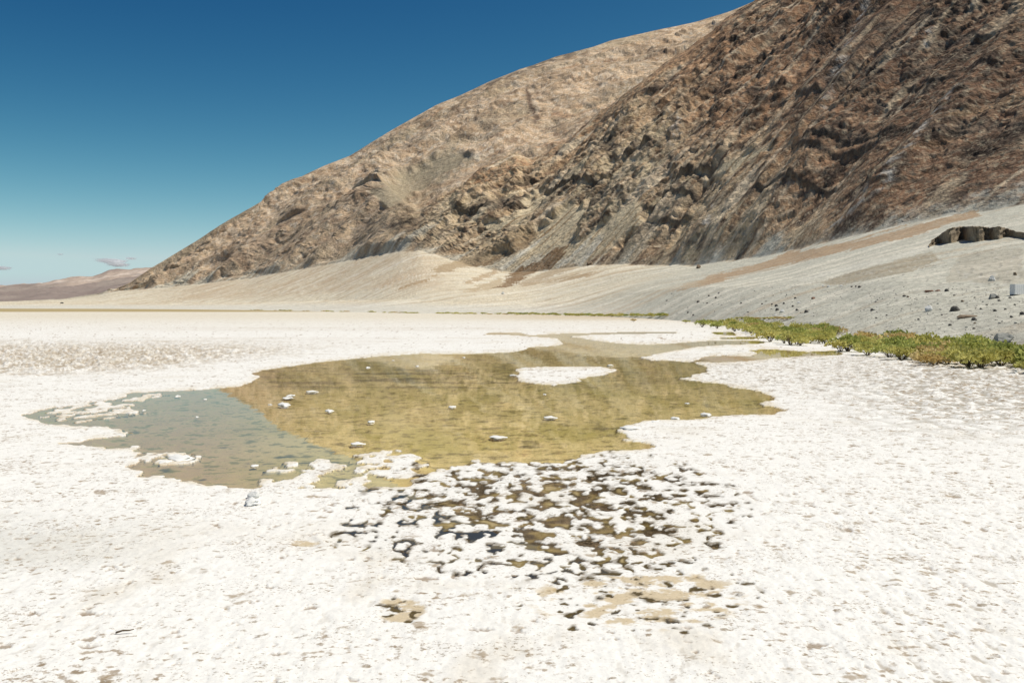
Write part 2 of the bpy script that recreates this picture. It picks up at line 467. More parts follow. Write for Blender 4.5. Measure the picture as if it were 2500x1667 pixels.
    dk = sstep(893, 903, py + 5 * n1) * sstep(950, 936, py + 6 * n1) * sstep(600, 660, px) * sstep(1900, 1200, px)  # dark olive streaky band across the bed
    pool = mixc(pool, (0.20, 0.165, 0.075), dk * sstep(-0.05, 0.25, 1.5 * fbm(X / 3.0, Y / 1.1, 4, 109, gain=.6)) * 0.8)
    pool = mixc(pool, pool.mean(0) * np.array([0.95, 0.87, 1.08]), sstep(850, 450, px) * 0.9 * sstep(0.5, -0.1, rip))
    pool = mixc(pool, (0.47, 0.27, 0.11), np.exp(-((px - 1760) / 75.) ** 2 - ((py - 876) / 8.) ** 2))
    pool = mixc(pool, (0.10, 0.09, 0.05), sstep(0.34, 0.46, fbm(X / 0.8, Y / 0.8, 3, 107)) * 0.75 * sstep(30, 16, Y))
    hcol = np.tile(np.array([0.25, 0.185, 0.075]), (R * C, 1))
    hcol = mixc(hcol, (0.045, 0.030, 0.013), sstep(0.10, -0.16, hb - 0.25 * n2) * (~dry))
    hcol = mixc(hcol, (0.075, 0.052, 0.020), 0.8 * dry)
    hcol = mixc(hcol, (0.050, 0.034, 0.014), sstep(0.93, 0.70, halo) * np.where(dry, 0.45, 0.9) * sstep(-.35, .2, n2 + n3 * .5))  # dark hole margins: algae plus shadow of the crust edge, both in the colour
    hcol = mixc(hcol, (0.50, 0.39, 0.21), sstep(0.75, 0.95, halo) * sstep(0.14, 0.30, hb) * (0.55 + 0.45 * dry))
    shore = blur(blur(wet, 7, 0), 7, 1).ravel()
    col = mixc(col, (0.60, 0.49, 0.31), sstep(0.03, 0.5, shore) * sstep(-0.35, 0.25, n2 + .6 * n3) * 0.55)
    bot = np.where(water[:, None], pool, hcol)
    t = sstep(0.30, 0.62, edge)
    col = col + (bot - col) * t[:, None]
    # soft ochre stains of dried mud on the crust
    stn = np.maximum.reduce([core2 - .08, core3 - .05, core5 - .15])
    soft = sstep(0.08, 0.38, stn * 0.45 + 1.7 * fbm(X / 0.42, Y / 0.38, 5, 49, gain=.68))
    col = mixc(col, (0.53, 0.405, 0.225), soft * sstep(-0.2, 0.1, stn) * (1 - t) * 0.8)
    # damp brown stain on the crust round the holes
    ring = sstep(0.02, 0.22, halo) * (1 - t) * (~water) * sstep(-0.15, 0.2, n2) * (1 - wet.ravel())
    hr = blur(blur(holef.astype(float).reshape(R, C), 3, 0), 3, 1).ravel()
    col = mixc(col, (0.13, 0.09, 0.04), np.clip(sstep(0.05, 0.32, hr) * (1 - t) * sstep(-0.1, 0.35, n3 + n2 * .5), 0, 1) * 0.75)
    rgh = np.clip(np.maximum.reduce([zl * 0.45, zr * 0.7, zr2 * 0.16 * sstep(60, 40, Y), zm * 0.6, 0.05 + 0.07 * sstep(12, 22, Y), 0.30 * sstep(60, 120, Y) * sstep(480, 300, Y)]), 0, 1)
    rgh = rgh * (1 - sstep(0.05, 0.4, edge)) * (1 - far_mud)
    col = np.concatenate([col, rgh[:, None]], 1)
    V = np.stack([X, Y, z], 1)
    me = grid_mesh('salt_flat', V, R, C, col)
    me.materials.append(MAT_SALT)
    o = bpy.data.objects.new('salt_flat', me); link(o)
    tag(o, 'white salt crust flat with wet ochre pool bed reaching to the hills', 'salt flat', kind='structure')
    return o

build_flat()

# ------------------------------------------------------------------ water
def build_water():
    m, nt, bs = new_mat('shallow_water')
    L = nt.links
    out = nt.nodes['Material Output']
    nt.nodes.remove(bs)
    tc = N(nt, 'ShaderNodeTexCoord')
    mp = N(nt, 'ShaderNodeMapping'); mp.inputs['Scale'].default_value = (1.0, 0.45, 1.0)
    L.new(tc.outputs['Object'], mp.inputs['Vector'])
    no = N(nt, 'ShaderNodeTexNoise'); no.inputs['Scale'].default_value = 1.6; no.inputs['Detail'].default_value = 3
    L.new(mp.outputs[0], no.inputs['Vector'])
    bp = N(nt, 'ShaderNodeBump'); bp.inputs['Strength'].default_value = 0.05; bp.inputs['Distance'].default_value = 0.05
    L.new(no.outputs['Fac'], bp.inputs['Height'])
    gl = N(nt, 'ShaderNodeBsdfGlossy'); gl.inputs['Roughness'].default_value = 0.015
    tr = N(nt, 'ShaderNodeBsdfTransparent'); tr.inputs['Color'].default_value = (0.97, 0.97, 0.92, 1)
    fr = N(nt, 'ShaderNodeFresnel'); fr.inputs['IOR'].default_value = 1.333
    L.new(bp.outputs[0], gl.inputs['Normal']); L.new(bp.outputs[0], fr.inputs['Normal'])
    mx = N(nt, 'ShaderNodeMixShader')
    L.new(fr.outputs[0], mx.inputs['Fac']); L.new(tr.outputs[0], mx.inputs[1]); L.new(gl.outputs[0], mx.inputs[2])
    L.new(mx.outputs[0], out.inputs['Surface'])
    xs = np.linspace(-24, 44, 18); ys = np.linspace(6.8, 112, 28)
    X, Y = np.meshgrid(xs, ys)
    me = grid_mesh('pool_water', np.stack([X.ravel(), Y.ravel(), 0 * X.ravel()], 1), len(ys), len(xs))
    me.materials.append(m)
    o = bpy.data.objects.new('pool_water', me); link(o)
    tag(o, 'clear shallow water of the pool mirroring hillside and sky', 'water', kind='structure')

build_water()

# ================================================================== MOUNTAIN AND FANS
def tab(rows):
    a = np.array(rows, float)
    X, Y, Z = ray_at(a[:, 0], a[:, 1], a[:, 2])
    return X / Y, Y, Z

def curve(rows, tx):
    t, Y, Z = tab(rows)
    o = np.argsort(t)
    # interpolate distances in log, heights as elevation ratio so outlines stay true
    return np.exp(np.interp(tx, t[o], np.log(Y[o]))), np.interp(tx, t[o], ((Z - CAM_H) / Y)[o])

TOE = [(-1400,1700),(-300,1600),(0,1500),(265,1300),(400,1080),(600,790),(800,520),(940,430),(1020,400),(1150,370),(1300,340),(1500,255),(1620,205),(1700,165),
       (1850,112),(2000,86),(2150,71),(2300,62),(2500,55),(2900,46),(3700,38)]
MID = [(-1400,743,2000),(0,742,1850),(150,741,1700),(265,741,1580),(400,741,1380),(600,740,1080),(800,735,800),(940,733,600),(1020,733,540),(1150,738,470),(1300,741,425),
       (1400,734,380),(1500,722,330),(1600,709,280),(1700,701,232),(1850,700,178),(1960,699,150),(2060,698,132),(2120,692,122),(2190,690,113),(2260,694,106),(2300,695,102),(2500,695,93),(2900,690,80),(3700,660,70)]
FOOT = [(-1400,738,2700),(0,738,2500),(150,733,2250),(235,721,2080),(265,713,2000),(400,702,1800),(600,681,1520),(800,646,1230),(900,627,1070),(980,613,950),(1025,612,900),(1070,625,860),
        (1120,640,825),(1180,656,795),(1240,665,760),(1320,663,715),(1400,652,670),(1500,645,610),(1600,648,545),(1700,648,480),(1850,628,410),(1930,614,380),(2000,592,352),(2150,562,310),(2300,530,290),(2500,497,268),(2900,440,250),(3700,330,220)]
NEARC = [(-1400,600,1500),(961,545,1200),(1025,517,1130),(1075,484,1110),(1131,452,1100),(1174,412,1095),(1216,395,1090),(1259,378,1085),(1295,391,1080),(1323,380,1075),
         (1387,338,1065),(1450,283,1060),(1500,247,1010),(1542,213,1010),(1585,184,1010),(1628,153,1010),(1683,122,1010),(1738,80,1010),(1772,47,1010),(1844,3,1010),(1950,-70,1005),(2150,-240,1000),(2500,-560,980),(2900,-900,950),(3700,-1500,900)]
VALLEY = [(-1400,600,1600),(961,560,1420),(1025,545,1330),(1131,500,1290),(1259,440,1300),(1450,370,1330),(1628,280,1350),(1844,160,1350),(2150,0,1350),(2500,-250,1320),(3700,-900,1300)]
FARC = [(-1400,737,3000),(0,737,2800),(150,731,2500),(235,717,2150),(266,712,2040),(319,689,2030),(372,652,2030),(425,620,2030),(478,588,2035),(540,547,2040),(560,535,2040),(619,502,2045),(680,467,2050),(721,441,2050),(735,433,2050),(789,407,2055),(854,381,2060),(906,349,2065),(957,318,2070),(1004,291,2080),
        (1063,258,2085),(1127,232,2100),(1195,200,2120),(1272,169,2150),(1300,160,2160),(1357,139,2190),(1450,113,2250),(1493,98,2270),(1594,75,2330),(1701,53,2400),(1786,27,2450),(1850,0,2480),(2100,-60,2550),(2500,-200,2600),(3700,-500,2700)]

AZS = math.radians(-25.0)
SX, SY = math.sin(AZS), math.cos(AZS)       # along the mountain front
TX_, TY_ = math.cos(AZS), -math.sin(AZS)    # into the mountain
TERR = {}

def build_mountain():
    tx = columns(860, n_out=36)
    C = len(tx)
    tt, = (np.array([ (r[0]-CX)/FPX/ (cP) for r in TOE]),)
    Y0 = np.exp(np.interp(tx, tt, np.log(np.array([r[1] for r in TOE], float))))
    K = [(Y0 * 0.93, (-0.45 - CAM_H) / (Y0 * 0.93))]
    for rows in (MID, FOOT, NEARC, VALLEY, FARC):
        K.append(curve(rows, tx))
    # left of the spur the slope runs on in one piece from foot to crest
    wl = sstep(900, 1040, CX + FPX * tx * cP)
    for i, f_ in ((3, 0.5), (4, 0.56)):
        Yl = K[2][0] * (1 - f_) + K[5][0] * f_
        El = (K[2][0] * K[2][1] * (1 - f_) + K[5][0] * K[5][1] * f_) / Yl
        K[i] = (np.exp(lerp(np.log(Yl), np.log(K[i][0]), wl)), lerp(El, K[i][1], wl))
    def gs(v, n):
        for _ in range(n):
            v = np.concatenate([[v[0]], (v[:-2] + 2 * v[1:-1] + v[2:]) / 4, [v[-1]]])
        return v
    for i, (ny, nz) in enumerate(((200, 200), (120, 20), (120, 14), (200, 2), (300, 100), (60, 1))):
        r_ = K[i][1] if i else None
        Yk = np.exp(gs(np.log(K[i][0]), ny))
        K[i] = (Yk, gs(K[i][1], nz) if i else (-0.45 - CAM_H) / Yk)
    K.append((K[-1][0] + 900, (K[-1][1] * K[-1][0] - 380 - 0 * K[-1][0]) / (K[-1][0] + 900)))
    KY = np.array([k[0] for k in K]); KZ = np.array([CAM_H + k[0] * k[1] for k in K])
    # the slope above a height of some 19 degrees needs fewer rows
    m_ = (KZ[3] - KZ[2]) / (KY[3] - KY[2]); e_ = 0.345
    Yv = np.where(m_ > e_ + 0.02, (KZ[2] - CAM_H - m_ * KY[2]) / np.minimum(e_ - m_, -0.02), 1e9)
    Yv = np.clip(Yv, KY[2] + 0.2 * (KY[3] - KY[2]), KY[2] + 0.97 * (KY[3] - KY[2]))
    fv = (Yv - KY[2]) / (KY[3] - KY[2])
    segs = [(0, 70, 0, 1), (1, 85, 0, 1), (2, 390, 0, fv), (2, 22, fv, 1), (3, 12, 0, 1), (4, 150, 0, 1), (5, 10, 0, 1)]
    Ys, Zs, Ss = [], [], []
    for q_, (i, n, f0, f1) in enumerate(segs):
        t_ = np.linspace(0, 1, n, endpoint=(q_ == len(segs) - 1))[:, None]
        s2 = f0 + (f1 - f0) * t_ + 0 * tx[None]
        Ys.append(KY[i][None] * (1 - s2) + KY[i + 1][None] * s2)
        Zs.append(KZ[i][None] * (1 - s2) + KZ[i + 1][None] * s2)
        Ss.append(i + s2)
    counts = [70, 85]
    Y = np.concatenate(Ys); Z = np.concatenate(Zs); S = np.concatenate(Ss)
    R = Y.shape[0]
    n_fan = counts[0] + counts[1]
    X = Y * tx[None]
    # fans are a little concave
    f = np.clip(S - 1, 0, 1) * (S < 2)
    Z = Z - 4 * f * (1 - f) * 0.06 * np.abs(KZ[2] - KZ[1])[None]
    # soften the kinks between the profile segments
    for _ in range(3):
        Z[1:-1] = np.where((S[1:-1] < 1.8) , (Z[:-2] + 2 * Z[1:-1] + Z[2:]) / 4, Z[1:-1])
    X, Y, Z, S = X.ravel(), Y.ravel(), Z.ravel(), S.ravel()
    px, py = to_px(X, Y, Z)                       # of the smooth form
    a = X * SX + Y * SY; b = X * TX_ + Y * TY_
    dfoot = Y - np.tile(KY[2], R)                 # metres behind the foot of the rock
    rock = sstep(-5, 5, dfoot * np.clip(600 / Y, .3, 1.5) + 9 * fbm(a / 22, b / 22, 4, 5)) * sstep(215, 285, px)
    near = sstep(3.12, 3.0, S) * sstep(860, 1150, px + 45 * fbm(a / 80, b / 80, 3, 199))      # the nearer spur
    nearness = np.clip(900.0 / Y, 0.12, 1)
    sc = np.clip(Y / 700.0, 0.5, 6.0)              # feature size grows with distance
    crest = 1 - 0.75 * np.exp(-((S - 3) / 0.10) ** 2) - 0.93 * np.exp(-((S - 5) / 0.13) ** 2)
    # --- relief of the near mass (metres)
    wa = fbm(a / 70, b / 110, 3, 201) * 26
    gul = ridged((a + wa) / 85, b / 420, 3, 203)
    gul2 = ridged((a + wa * .6) / 30, b / 120, 3, 207)
    rough1 = ridged(a / 44 + 0.4 * gul, b / 26, 4, 211, gain=0.55)
    rough2 = fbm(a / 20, b / 10, 4, 215, gain=0.6)
    bill = np.abs(fbm(a / 13, b / 15, 3, 218)) 
    s_up = np.clip(S - 2, 0, 1)
    foot_in = sstep(-2, 42, dfoot)
    def knobs(la, lb, seed, lo, hi, warp=0.35):
        w = fbm(a / la * 1.7, b / lb * 1.7, 2, seed + 60)
        return sstep(lo, hi, 1.5 * fbm(a / la + warp * w, b / lb, 3, seed, gain=0.55))
    dens = fbm(a / 90, b / 130, 3, 223) * 0.5
    k1 = knobs(42, 40, 401, 0.20, 0.34); k2 = knobs(19, 15, 405, 0.16, 0.28); k3 = knobs(9.5, 6.5, 409, 0.12, 0.26)
    mk = sstep(-0.30, 0.25, dens + 0.12)
    chute = ridged((a + 5 * fbm(a / 30, b / 60, 2, 225)) / 22, b / 260, 3, 227)
    hn = (gul - 0.5) * 13 + (ridged((a + wa * .35) / 30, b / 260, 3, 207) - 0.5) * 4.6 + (rough1 - 0.5) * 1.8 + rough2 * 1.0 + fbm(a / 8.5, b / 4.4, 3, 217, gain=0.6) * 0.9
    close = sstep(650, 330, Y)
    k4 = knobs(4.2, 2.6, 441, 0.10, 0.26)
    hn = hn + close * (k4 * mk * 0.55 + 0.35 * fbm(a / 1.3, b / 1.7, 2, 445))
    hn = hn + (chute - .5) * 2.4 + k1 * 1.2 + k2 * mk * 1.0 + k3 * mk * 0.85
    # hard beds standing out as ledges
    LEDGES = [([(1640,440),(1700,425),(1760,408),(1852,386)], 13), ([(1945,384),(2030,368),(2130,338)], 12), ([(1955,362),(2100,325),(2190,300)], 9),
              ([(1110,526),(1150,520),(1205,502)], 9), ([(1235,512),(1320,499)], 8), ([(1172,560),(1240,551)], 9), ([(935,566),(1020,551)], 9), ([(890,543),(945,533)], 7),
              ([(1320,470),(1420,452),(1480,440)], 7), ([(1560,500),(1640,478),(1700,470)], 8), ([(1480,560),(1560,548)], 9), ([(1600,545),(1690,520)], 8),
              ([(1850,470),(1960,450),(2040,440)], 8), ([(2130,460),(2260,430)], 6), ([(1900,250),(2010,228)], 7), ([(2200,200),(2340,170)], 7), ([(1500,385),(1600,360)], 7), ([(1250,452),(1330,436)], 6)]
    ledge_shade = np.zeros_like(X)
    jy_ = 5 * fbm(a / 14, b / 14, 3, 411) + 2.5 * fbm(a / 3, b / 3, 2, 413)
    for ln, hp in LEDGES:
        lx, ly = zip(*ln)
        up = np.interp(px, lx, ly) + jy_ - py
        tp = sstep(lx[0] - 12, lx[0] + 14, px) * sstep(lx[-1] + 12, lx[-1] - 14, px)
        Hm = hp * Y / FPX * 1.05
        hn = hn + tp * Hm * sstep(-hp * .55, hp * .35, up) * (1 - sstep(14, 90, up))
        ledge_shade = np.maximum(ledge_shade, tp * sstep(-hp, -hp * .2, up) * sstep(hp * .7, hp * .2, up))
    # --- relief of the far mass
    wf = fbm(a / 250, b / 300, 3, 241) * 75
    gf = ridged((a + wf) / 250, b / 900, 4, 243)
    rf = ridged((a + wf * .5) / 210, b / 110, 4, 247, gain=0.55)
    rf2 = fbm(a / 90, b / 30, 4, 249, gain=0.6)
    kf1 = knobs(170, 110, 421, 0.20, 0.34); kf2 = knobs(80, 44, 425, 0.15, 0.28); kf3 = knobs(36, 15, 429, 0.12, 0.26)
    hf = (gf - 0.5) * 34 + (rf - 0.5) * 10 + rf2 * 3 + kf1 * 3.5 + kf2 * 2.6 + kf3 * 1.6
    hf = hf * np.clip(Y / 2000, 0.5, 1.2)
    h = lerp(hf, hn * np.clip(Y / 620, 0.5, 1.35), near)
    talus = np.zeros_like(X)
    for poly in ([(1100,672),(1250,610),(1330,560),(1400,495),(1445,520),(1410,590),(1330,660),(1240,705)],
                 [(1240,705),(1400,600),(1500,520),(1560,480),(1570,530),(1480,620),(1400,670)],
                 [(1700,440),(1830,370),(1890,350),(1880,380),(1780,420)],
                 [(900,470),(1000,420),(1120,370),(1160,390),(1050,460),(950,510)],
                 [(1160,560),(1250,520),(1330,470),(1345,490),(1260,560)]):
        w = fbm(a / 30, b / 30, 4, 251, gain=.6) * 30
        talus = np.maximum(talus, in_poly(px + w, py + w * .6, poly).astype(float))
    tl = talus.reshape(R, C)
    for _ in range(4):
        tl[1:-1] = (tl[:-2] + tl[1:-1] * 2 + tl[2:]) / 4
        tl[:, 1:-1] = (tl[:, :-2] + tl[:, 1:-1] * 2 + tl[:, 2:]) / 4
    talus = tl.ravel()
    h = h * (1 - 0.9 * talus)
    # fan relief: shallow washes running down
    wash = fbm((a + 6 * fbm(a / 50, b / 50, 2, 261)) / 14, b / 130, 4, 263)
    hfan = wash * 0.9 * np.clip(Y / 350, 0.2, 2.5) + fbm(a / 3, b / 4, 3, 265) * 0.10 * np.clip(Y / 120, .6, 3)
    hfan = hfan * sstep(0.1, 0.8, S)
    h = np.where(h < 0, h * sstep(2, 40, dfoot), h)
    hh = h * rock * foot_in * crest
    # relief stands out square to the slope, not straight up
    rad = np.hypot(X, Y)
    nx_, ny_ = 0.45 * TX_ + 0.55 * X / rad, 0.45 * TY_ + 0.55 * Y / rad
    nl = np.hypot(nx_, ny_); TL = 0.64
    X = X - hh * TL * nx_ / nl; Y = Y - hh * TL * ny_ / nl
    Zr = Z + hh * math.sqrt(1 - TL * TL) + hfan * (1 - rock)
    # --- the dry wash between two embankments on the near shore
    # ---------------- albedo
    def two(da, db, oc, seed, gain):      # fine grain on the near spur, coarser beds on the far face
        return 1.55 * lerp(fbm(a / (da * 2.5), b / (db * 2.5), oc + 1, seed + 40, gain=gain), fbm(a / da, b / db, oc, seed, gain=gain), near)
    V1 = two(26, 60, 4, 301, 0.6)
    V2 = two(19, 10, 4, 305, 0.66)
    V3 = two(60, 160, 3, 309, 0.5)
    V4 = two(8.5, 3.8, 3, 313, 0.72)
    beds = lerp(fbm((Z + 0.16 * a) / 38 + 0.9 * V3, a / 700, 5, 319, gain=0.62), fbm((Z + 0.20 * a) / 9 + 0.8 * V3, a / 160, 4, 317, gain=0.6), near)
    n = len(X)
    far = np.tile(np.array([0.64, 0.455, 0.285]), (n, 1))
    far = mixc(far, (0.70, 0.55, 0.39), sstep(0.0, 0.45, V2))
    fmid = 1.6 * fbm(a / 85, b / 38, 4, 471, gain=.68); ffin = 1.6 * fbm(a / 30, b / 10, 3, 475, gain=.72)
    far = mixc(far, (0.30, 0.195, 0.12), sstep(0.12, 0.30, fmid) * 0.7)
    far = mixc(far, (0.15, 0.105, 0.075), sstep(0.28, 0.46, fmid * .7 + ffin * .5) * 0.75)
    far = mixc(far, (0.82, 0.67, 0.50), sstep(0.18, 0.36, ffin - .2 * fmid) * 0.6)
    fch = sstep(0.06, 0.015, np.abs(fbm((a + 6 * V1) / 75, b / 900, 2, 477, gain=.4))) * sstep(-.2, .3, V1)
    far = mixc(far, (0.74, 0.61, 0.44), fch * 0.7)
    fb = sstep(0.075, 0.02, np.abs(fbm((Z - 0.02 * a + 16 * V3 + 6 * V2) / 40, a / 900, 2, 497, gain=.4))) * sstep(-0.1, 0.25, V1)
    far = mixc(far, (0.24, 0.165, 0.11), fb * 0.65)
    far = mixc(far, (0.46, 0.38, 0.25), sstep(0.0, 0.45, V3 + 0.3 * V1) * 0.55)
    far = mixc(far, (0.40, 0.235, 0.13), sstep(0.10, 0.45, beds + 0.4 * V2) * 0.75)
    far = mixc(far, (0.33, 0.235, 0.15), np.clip(kf1 * .6 + kf2 * .6 + kf3 * .4, 0, 1) * 0.7)
    far = mixc(far, (0.16, 0.12, 0.085), sstep(0.25, 0.6, V1 * .6 + V4 * .6) * 0.8)
    far = mixc(far, (0.56, 0.44, 0.30), sstep(0.1, 0.45, 1.5 * fbm((Z + 0.1 * a) / 16 + 1.5 * V3, a / 500, 4, 435, gain=.6)) * 0.6)
    far = mixc(far, (0.70, 0.60, 0.46), sstep(0.25, 0.5, V4 - 0.4 * V1) * 0.7)
    lowgrey = sstep(0, 70, py - (640 - 0.27 * (px - 300)) + 40 * V1) * sstep(1250, 1000, px)
    far = mixc(far, (0.46, 0.36, 0.24), lowgrey * 0.4)
    reddish = np.exp(-((py - (470 - 0.42 * (px - 700)) - 110) / 60.) ** 2) * sstep(1000, 700, px)
    far = mixc(far, (0.36, 0.235, 0.15), reddish * 0.5 * sstep(-.3, .3, V2))
    crestdark = np.exp(-((py - (232 - 0.42 * (px - 1127)) - 8) / 16.) ** 2) * sstep(1080, 1180, px) * sstep(1480, 1380, px)
    far = mixc(far, (0.13, 0.10, 0.075), crestdark * 0.8 * sstep(-.35, .1, V2))
    rib = np.exp(-(near_line(px + 10 * V2, py, [(1288,228),(1300,265),(1310,300)]) / 7.) ** 2)
    far = mixc(far, (0.13, 0.085, 0.06), rib * 0.9)
    out1 = np.clip(k1 + k2 * mk + .7 * k3 * mk, 0, 1.0)
    st = 1.5 * fbm((a + 1.5 * V1) / 6.5, b / 80, 2, 431, gain=0.5)          # debris chutes down the slope
    st2 = 1.5 * fbm((a + 2 * V1) / 17, b / 240, 2, 433, gain=0.5)
    def lines(la, lb, seed, w0, w1, warp):       # long thin chutes running down the slope
        return sstep(w1, w0, np.abs(fbm((a + warp * V1) / la, b / lb, 2, seed, gain=.4)))
    broken = sstep(-0.25, 0.25, 1.5 * fbm(a / 20, b / 60, 3, 451))
    ch1 = lines(48, 420, 453, 0.012, 0.05, 7.0) * broken
    ch2 = lines(19, 170, 457, 0.03, 0.10, 4.0) * sstep(-0.1, 0.35, 1.5 * fbm(a / 14, b / 40, 3, 459))
    mid_ = 1.6 * fbm(a / 19, b / 12, 4, 461, gain=.70)
    fin_ = 1.6 * fbm(a / 6.2, b / 3.2, 3, 465, gain=.74)
    band = 1.6 * fbm((a + 2 * V1) / 24, b / 330, 3, 467, gain=.5)           # rock ribs between the chutes
    upper = sstep(-60, 240, (px - 1500) * 0.55 - (py - 250) * 0.75 + 110 * V3 + 60 * band)
    nr = np.tile(np.array([0.60, 0.46, 0.285]), (n, 1))
    nr = mixc(nr, (0.52, 0.44, 0.29), sstep(-0.1, 0.3, V3) * 0.6)
    nr = mixc(nr, (0.47, 0.30, 0.17), sstep(0.05, 0.30, band) * 0.6)
    nr = mixc(nr, (0.40, 0.215, 0.115), upper * 0.85)
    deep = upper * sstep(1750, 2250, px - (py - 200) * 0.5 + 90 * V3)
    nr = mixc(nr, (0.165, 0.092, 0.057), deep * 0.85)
    nr = mixc(nr, (0.30, 0.20, 0.125), out1 * 0.5)
    nr = mixc(nr, (0.125, 0.080, 0.052), sstep(0.06, 0.26, mid_ + .25 * band + .08 * deep) * (0.62 + 0.32 * upper))
    nr = mixc(nr, (0.075, 0.052, 0.038), sstep(0.20, 0.40, mid_ * .7 + fin_ * .5 + 0.08 * upper + .12 * deep) * (0.68 + 0.25 * upper))
    nr = mixc(nr, (0.72, 0.58, 0.40), sstep(0.16, 0.36, fin_ - .25 * mid_) * (0.6 - 0.18 * upper - 0.2 * deep))
    spur = np.exp(-((near_line(px, py, [(1150,440),(1300,400),(1500,265),(1740,95)]) + 10 * V2) / 38.) ** 2)
    nr = mixc(nr, (0.52, 0.29, 0.15), spur * 0.7 * sstep(-0.2, 0.15, fin_))
    nr = mixc(nr, (0.45, 0.29, 0.16), sstep(0.2, 0.4, beds) * 0.4)
    bl = 0
    for lv, sd in ((15, 491), (34, 493)):
        q_ = fbm((Z - 0.07 * a + 5 * V3 + 2.5 * V2) / lv, a / 420, 2, sd, gain=.4)
        bl = np.maximum(bl, sstep(0.085, 0.02, np.abs(q_)) * sstep(-0.05, 0.3, 1.5 * fbm(a / 70, b / 50, 3, sd + 1)))
    nr = mixc(nr, (0.13, 0.10, 0.075), bl * 0.7)
    nr = mixc(nr, (0.72, 0.57, 0.38), ch2 * (0.65 - 0.15 * upper))
    nr = mixc(nr, (0.78, 0.64, 0.45), ch1 * (0.75 - 0.15 * upper))
    V5 = 1.5 * fbm(a / 3.0, b / 1.6, 3, 447, gain=.68)
    nr = mixc(nr, (0.14, 0.10, 0.07), close * sstep(0.1, 0.5, V5 + .3 * V2) * 0.6)
    nr = mixc(nr, (0.60, 0.50, 0.34), close * sstep(0.2, 0.6, -V5 - .2 * V2) * 0.5)
    nr = mixc(nr, (0.10, 0.08, 0.06), ledge_shade * 0.7)  # shade on the ledge faces, put into the rock colour
    for ln, w in (([(2122,8),(2100,70),(2080,130),(2050,210),(2012,262)], 9), ([(2362,205),(2310,260),(2245,350),(2190,430),(2150,470)], 8),
                  ([(2290,70),(2262,110)], 6), ([(1745,515),(1738,560)], 7), ([(2030,560),(2080,520),(2120,480)], 13), ([(2430,500),(2500,455)], 9), ([(1670,300),(1640,350)], 5)):
        d = near_line(px + 14 * V4 + 16 * V2, py + 10 * V2, ln)
        nr = mixc(nr, (0.62, 0.57, 0.49), np.exp(-(d / w) ** 2) * sstep(-0.1, 0.35, V4 + .5 * V2) * 0.85)
    nr = mixc(nr, (0.66, 0.545, 0.36), talus * 0.92)
    nr = mixc(nr, (0.34, 0.215, 0.11), talus * sstep(0.12, 0.34, 1.4 * fbm(a / 4, b / 55, 3, 331)) * 0.85)
    far = mixc(far, (0.36, 0.305, 0.205), talus * 0.8)
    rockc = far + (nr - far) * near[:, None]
    # fans
    fan = np.tile(np.array([0.63, 0.555, 0.415]), (n, 1))
    greyz = sstep(1330, 1720, px + (py - 700) * 1.6 + 70 * V3)
    fan = mixc(fan, (0.455, 0.44, 0.365), greyz * 0.95)
    ws = 1.3 * fbm((a + 8 * V3) / 9, b / 150, 5, 341, gain=.6) + .35 * fbm(a / 3, b / 9, 3, 343, gain=.65)
    pk = sstep(300, 500, px) * sstep(1150, 1000, px) * sstep(0.10, 0.30, (S - 1) * (S < 2.2)) * sstep(1.0, 0.90, (S - 1.02))
    fan = mixc(fan, (0.50, 0.375, 0.245), pk * sstep(-0.35, 0.25, ws + V1 * .4) * 0.85)
    fan = mixc(fan, (0.72, 0.66, 0.54), sstep(0.12, 0.36, ws) * 0.75 * (1 - greyz * .35))
    fan = mixc(fan, (0.44, 0.325, 0.205), sstep(0.12, 0.36, -ws) * 0.7 * (1 - greyz * .45))
    fan = mixc(fan, (0.60, 0.575, 0.50), sstep(1.0, 0.35, S) * (1 - greyz) * 0.75)
    # dry debris tongues, each with its own colour
    jx = 24 * fbm(a / 9, b / 26, 4, 351, gain=.6) + 10 * fbm(a / 2.2, b / 6, 3, 355, gain=.6) + 7 * V4; jy = 9 * fbm(a / 9, b / 30, 4, 353, gain=.6)
    mot = sstep(-0.55, 0.25, 1.5 * fbm(a / 4, b / 9, 4, 357, gain=.68))
    def paint(c, poly, colr, k):
        return mixc(c, colr, in_poly(px + jx, py + jy, poly) * min(1, k * 1.15) * (0.7 + 0.3 * mot))
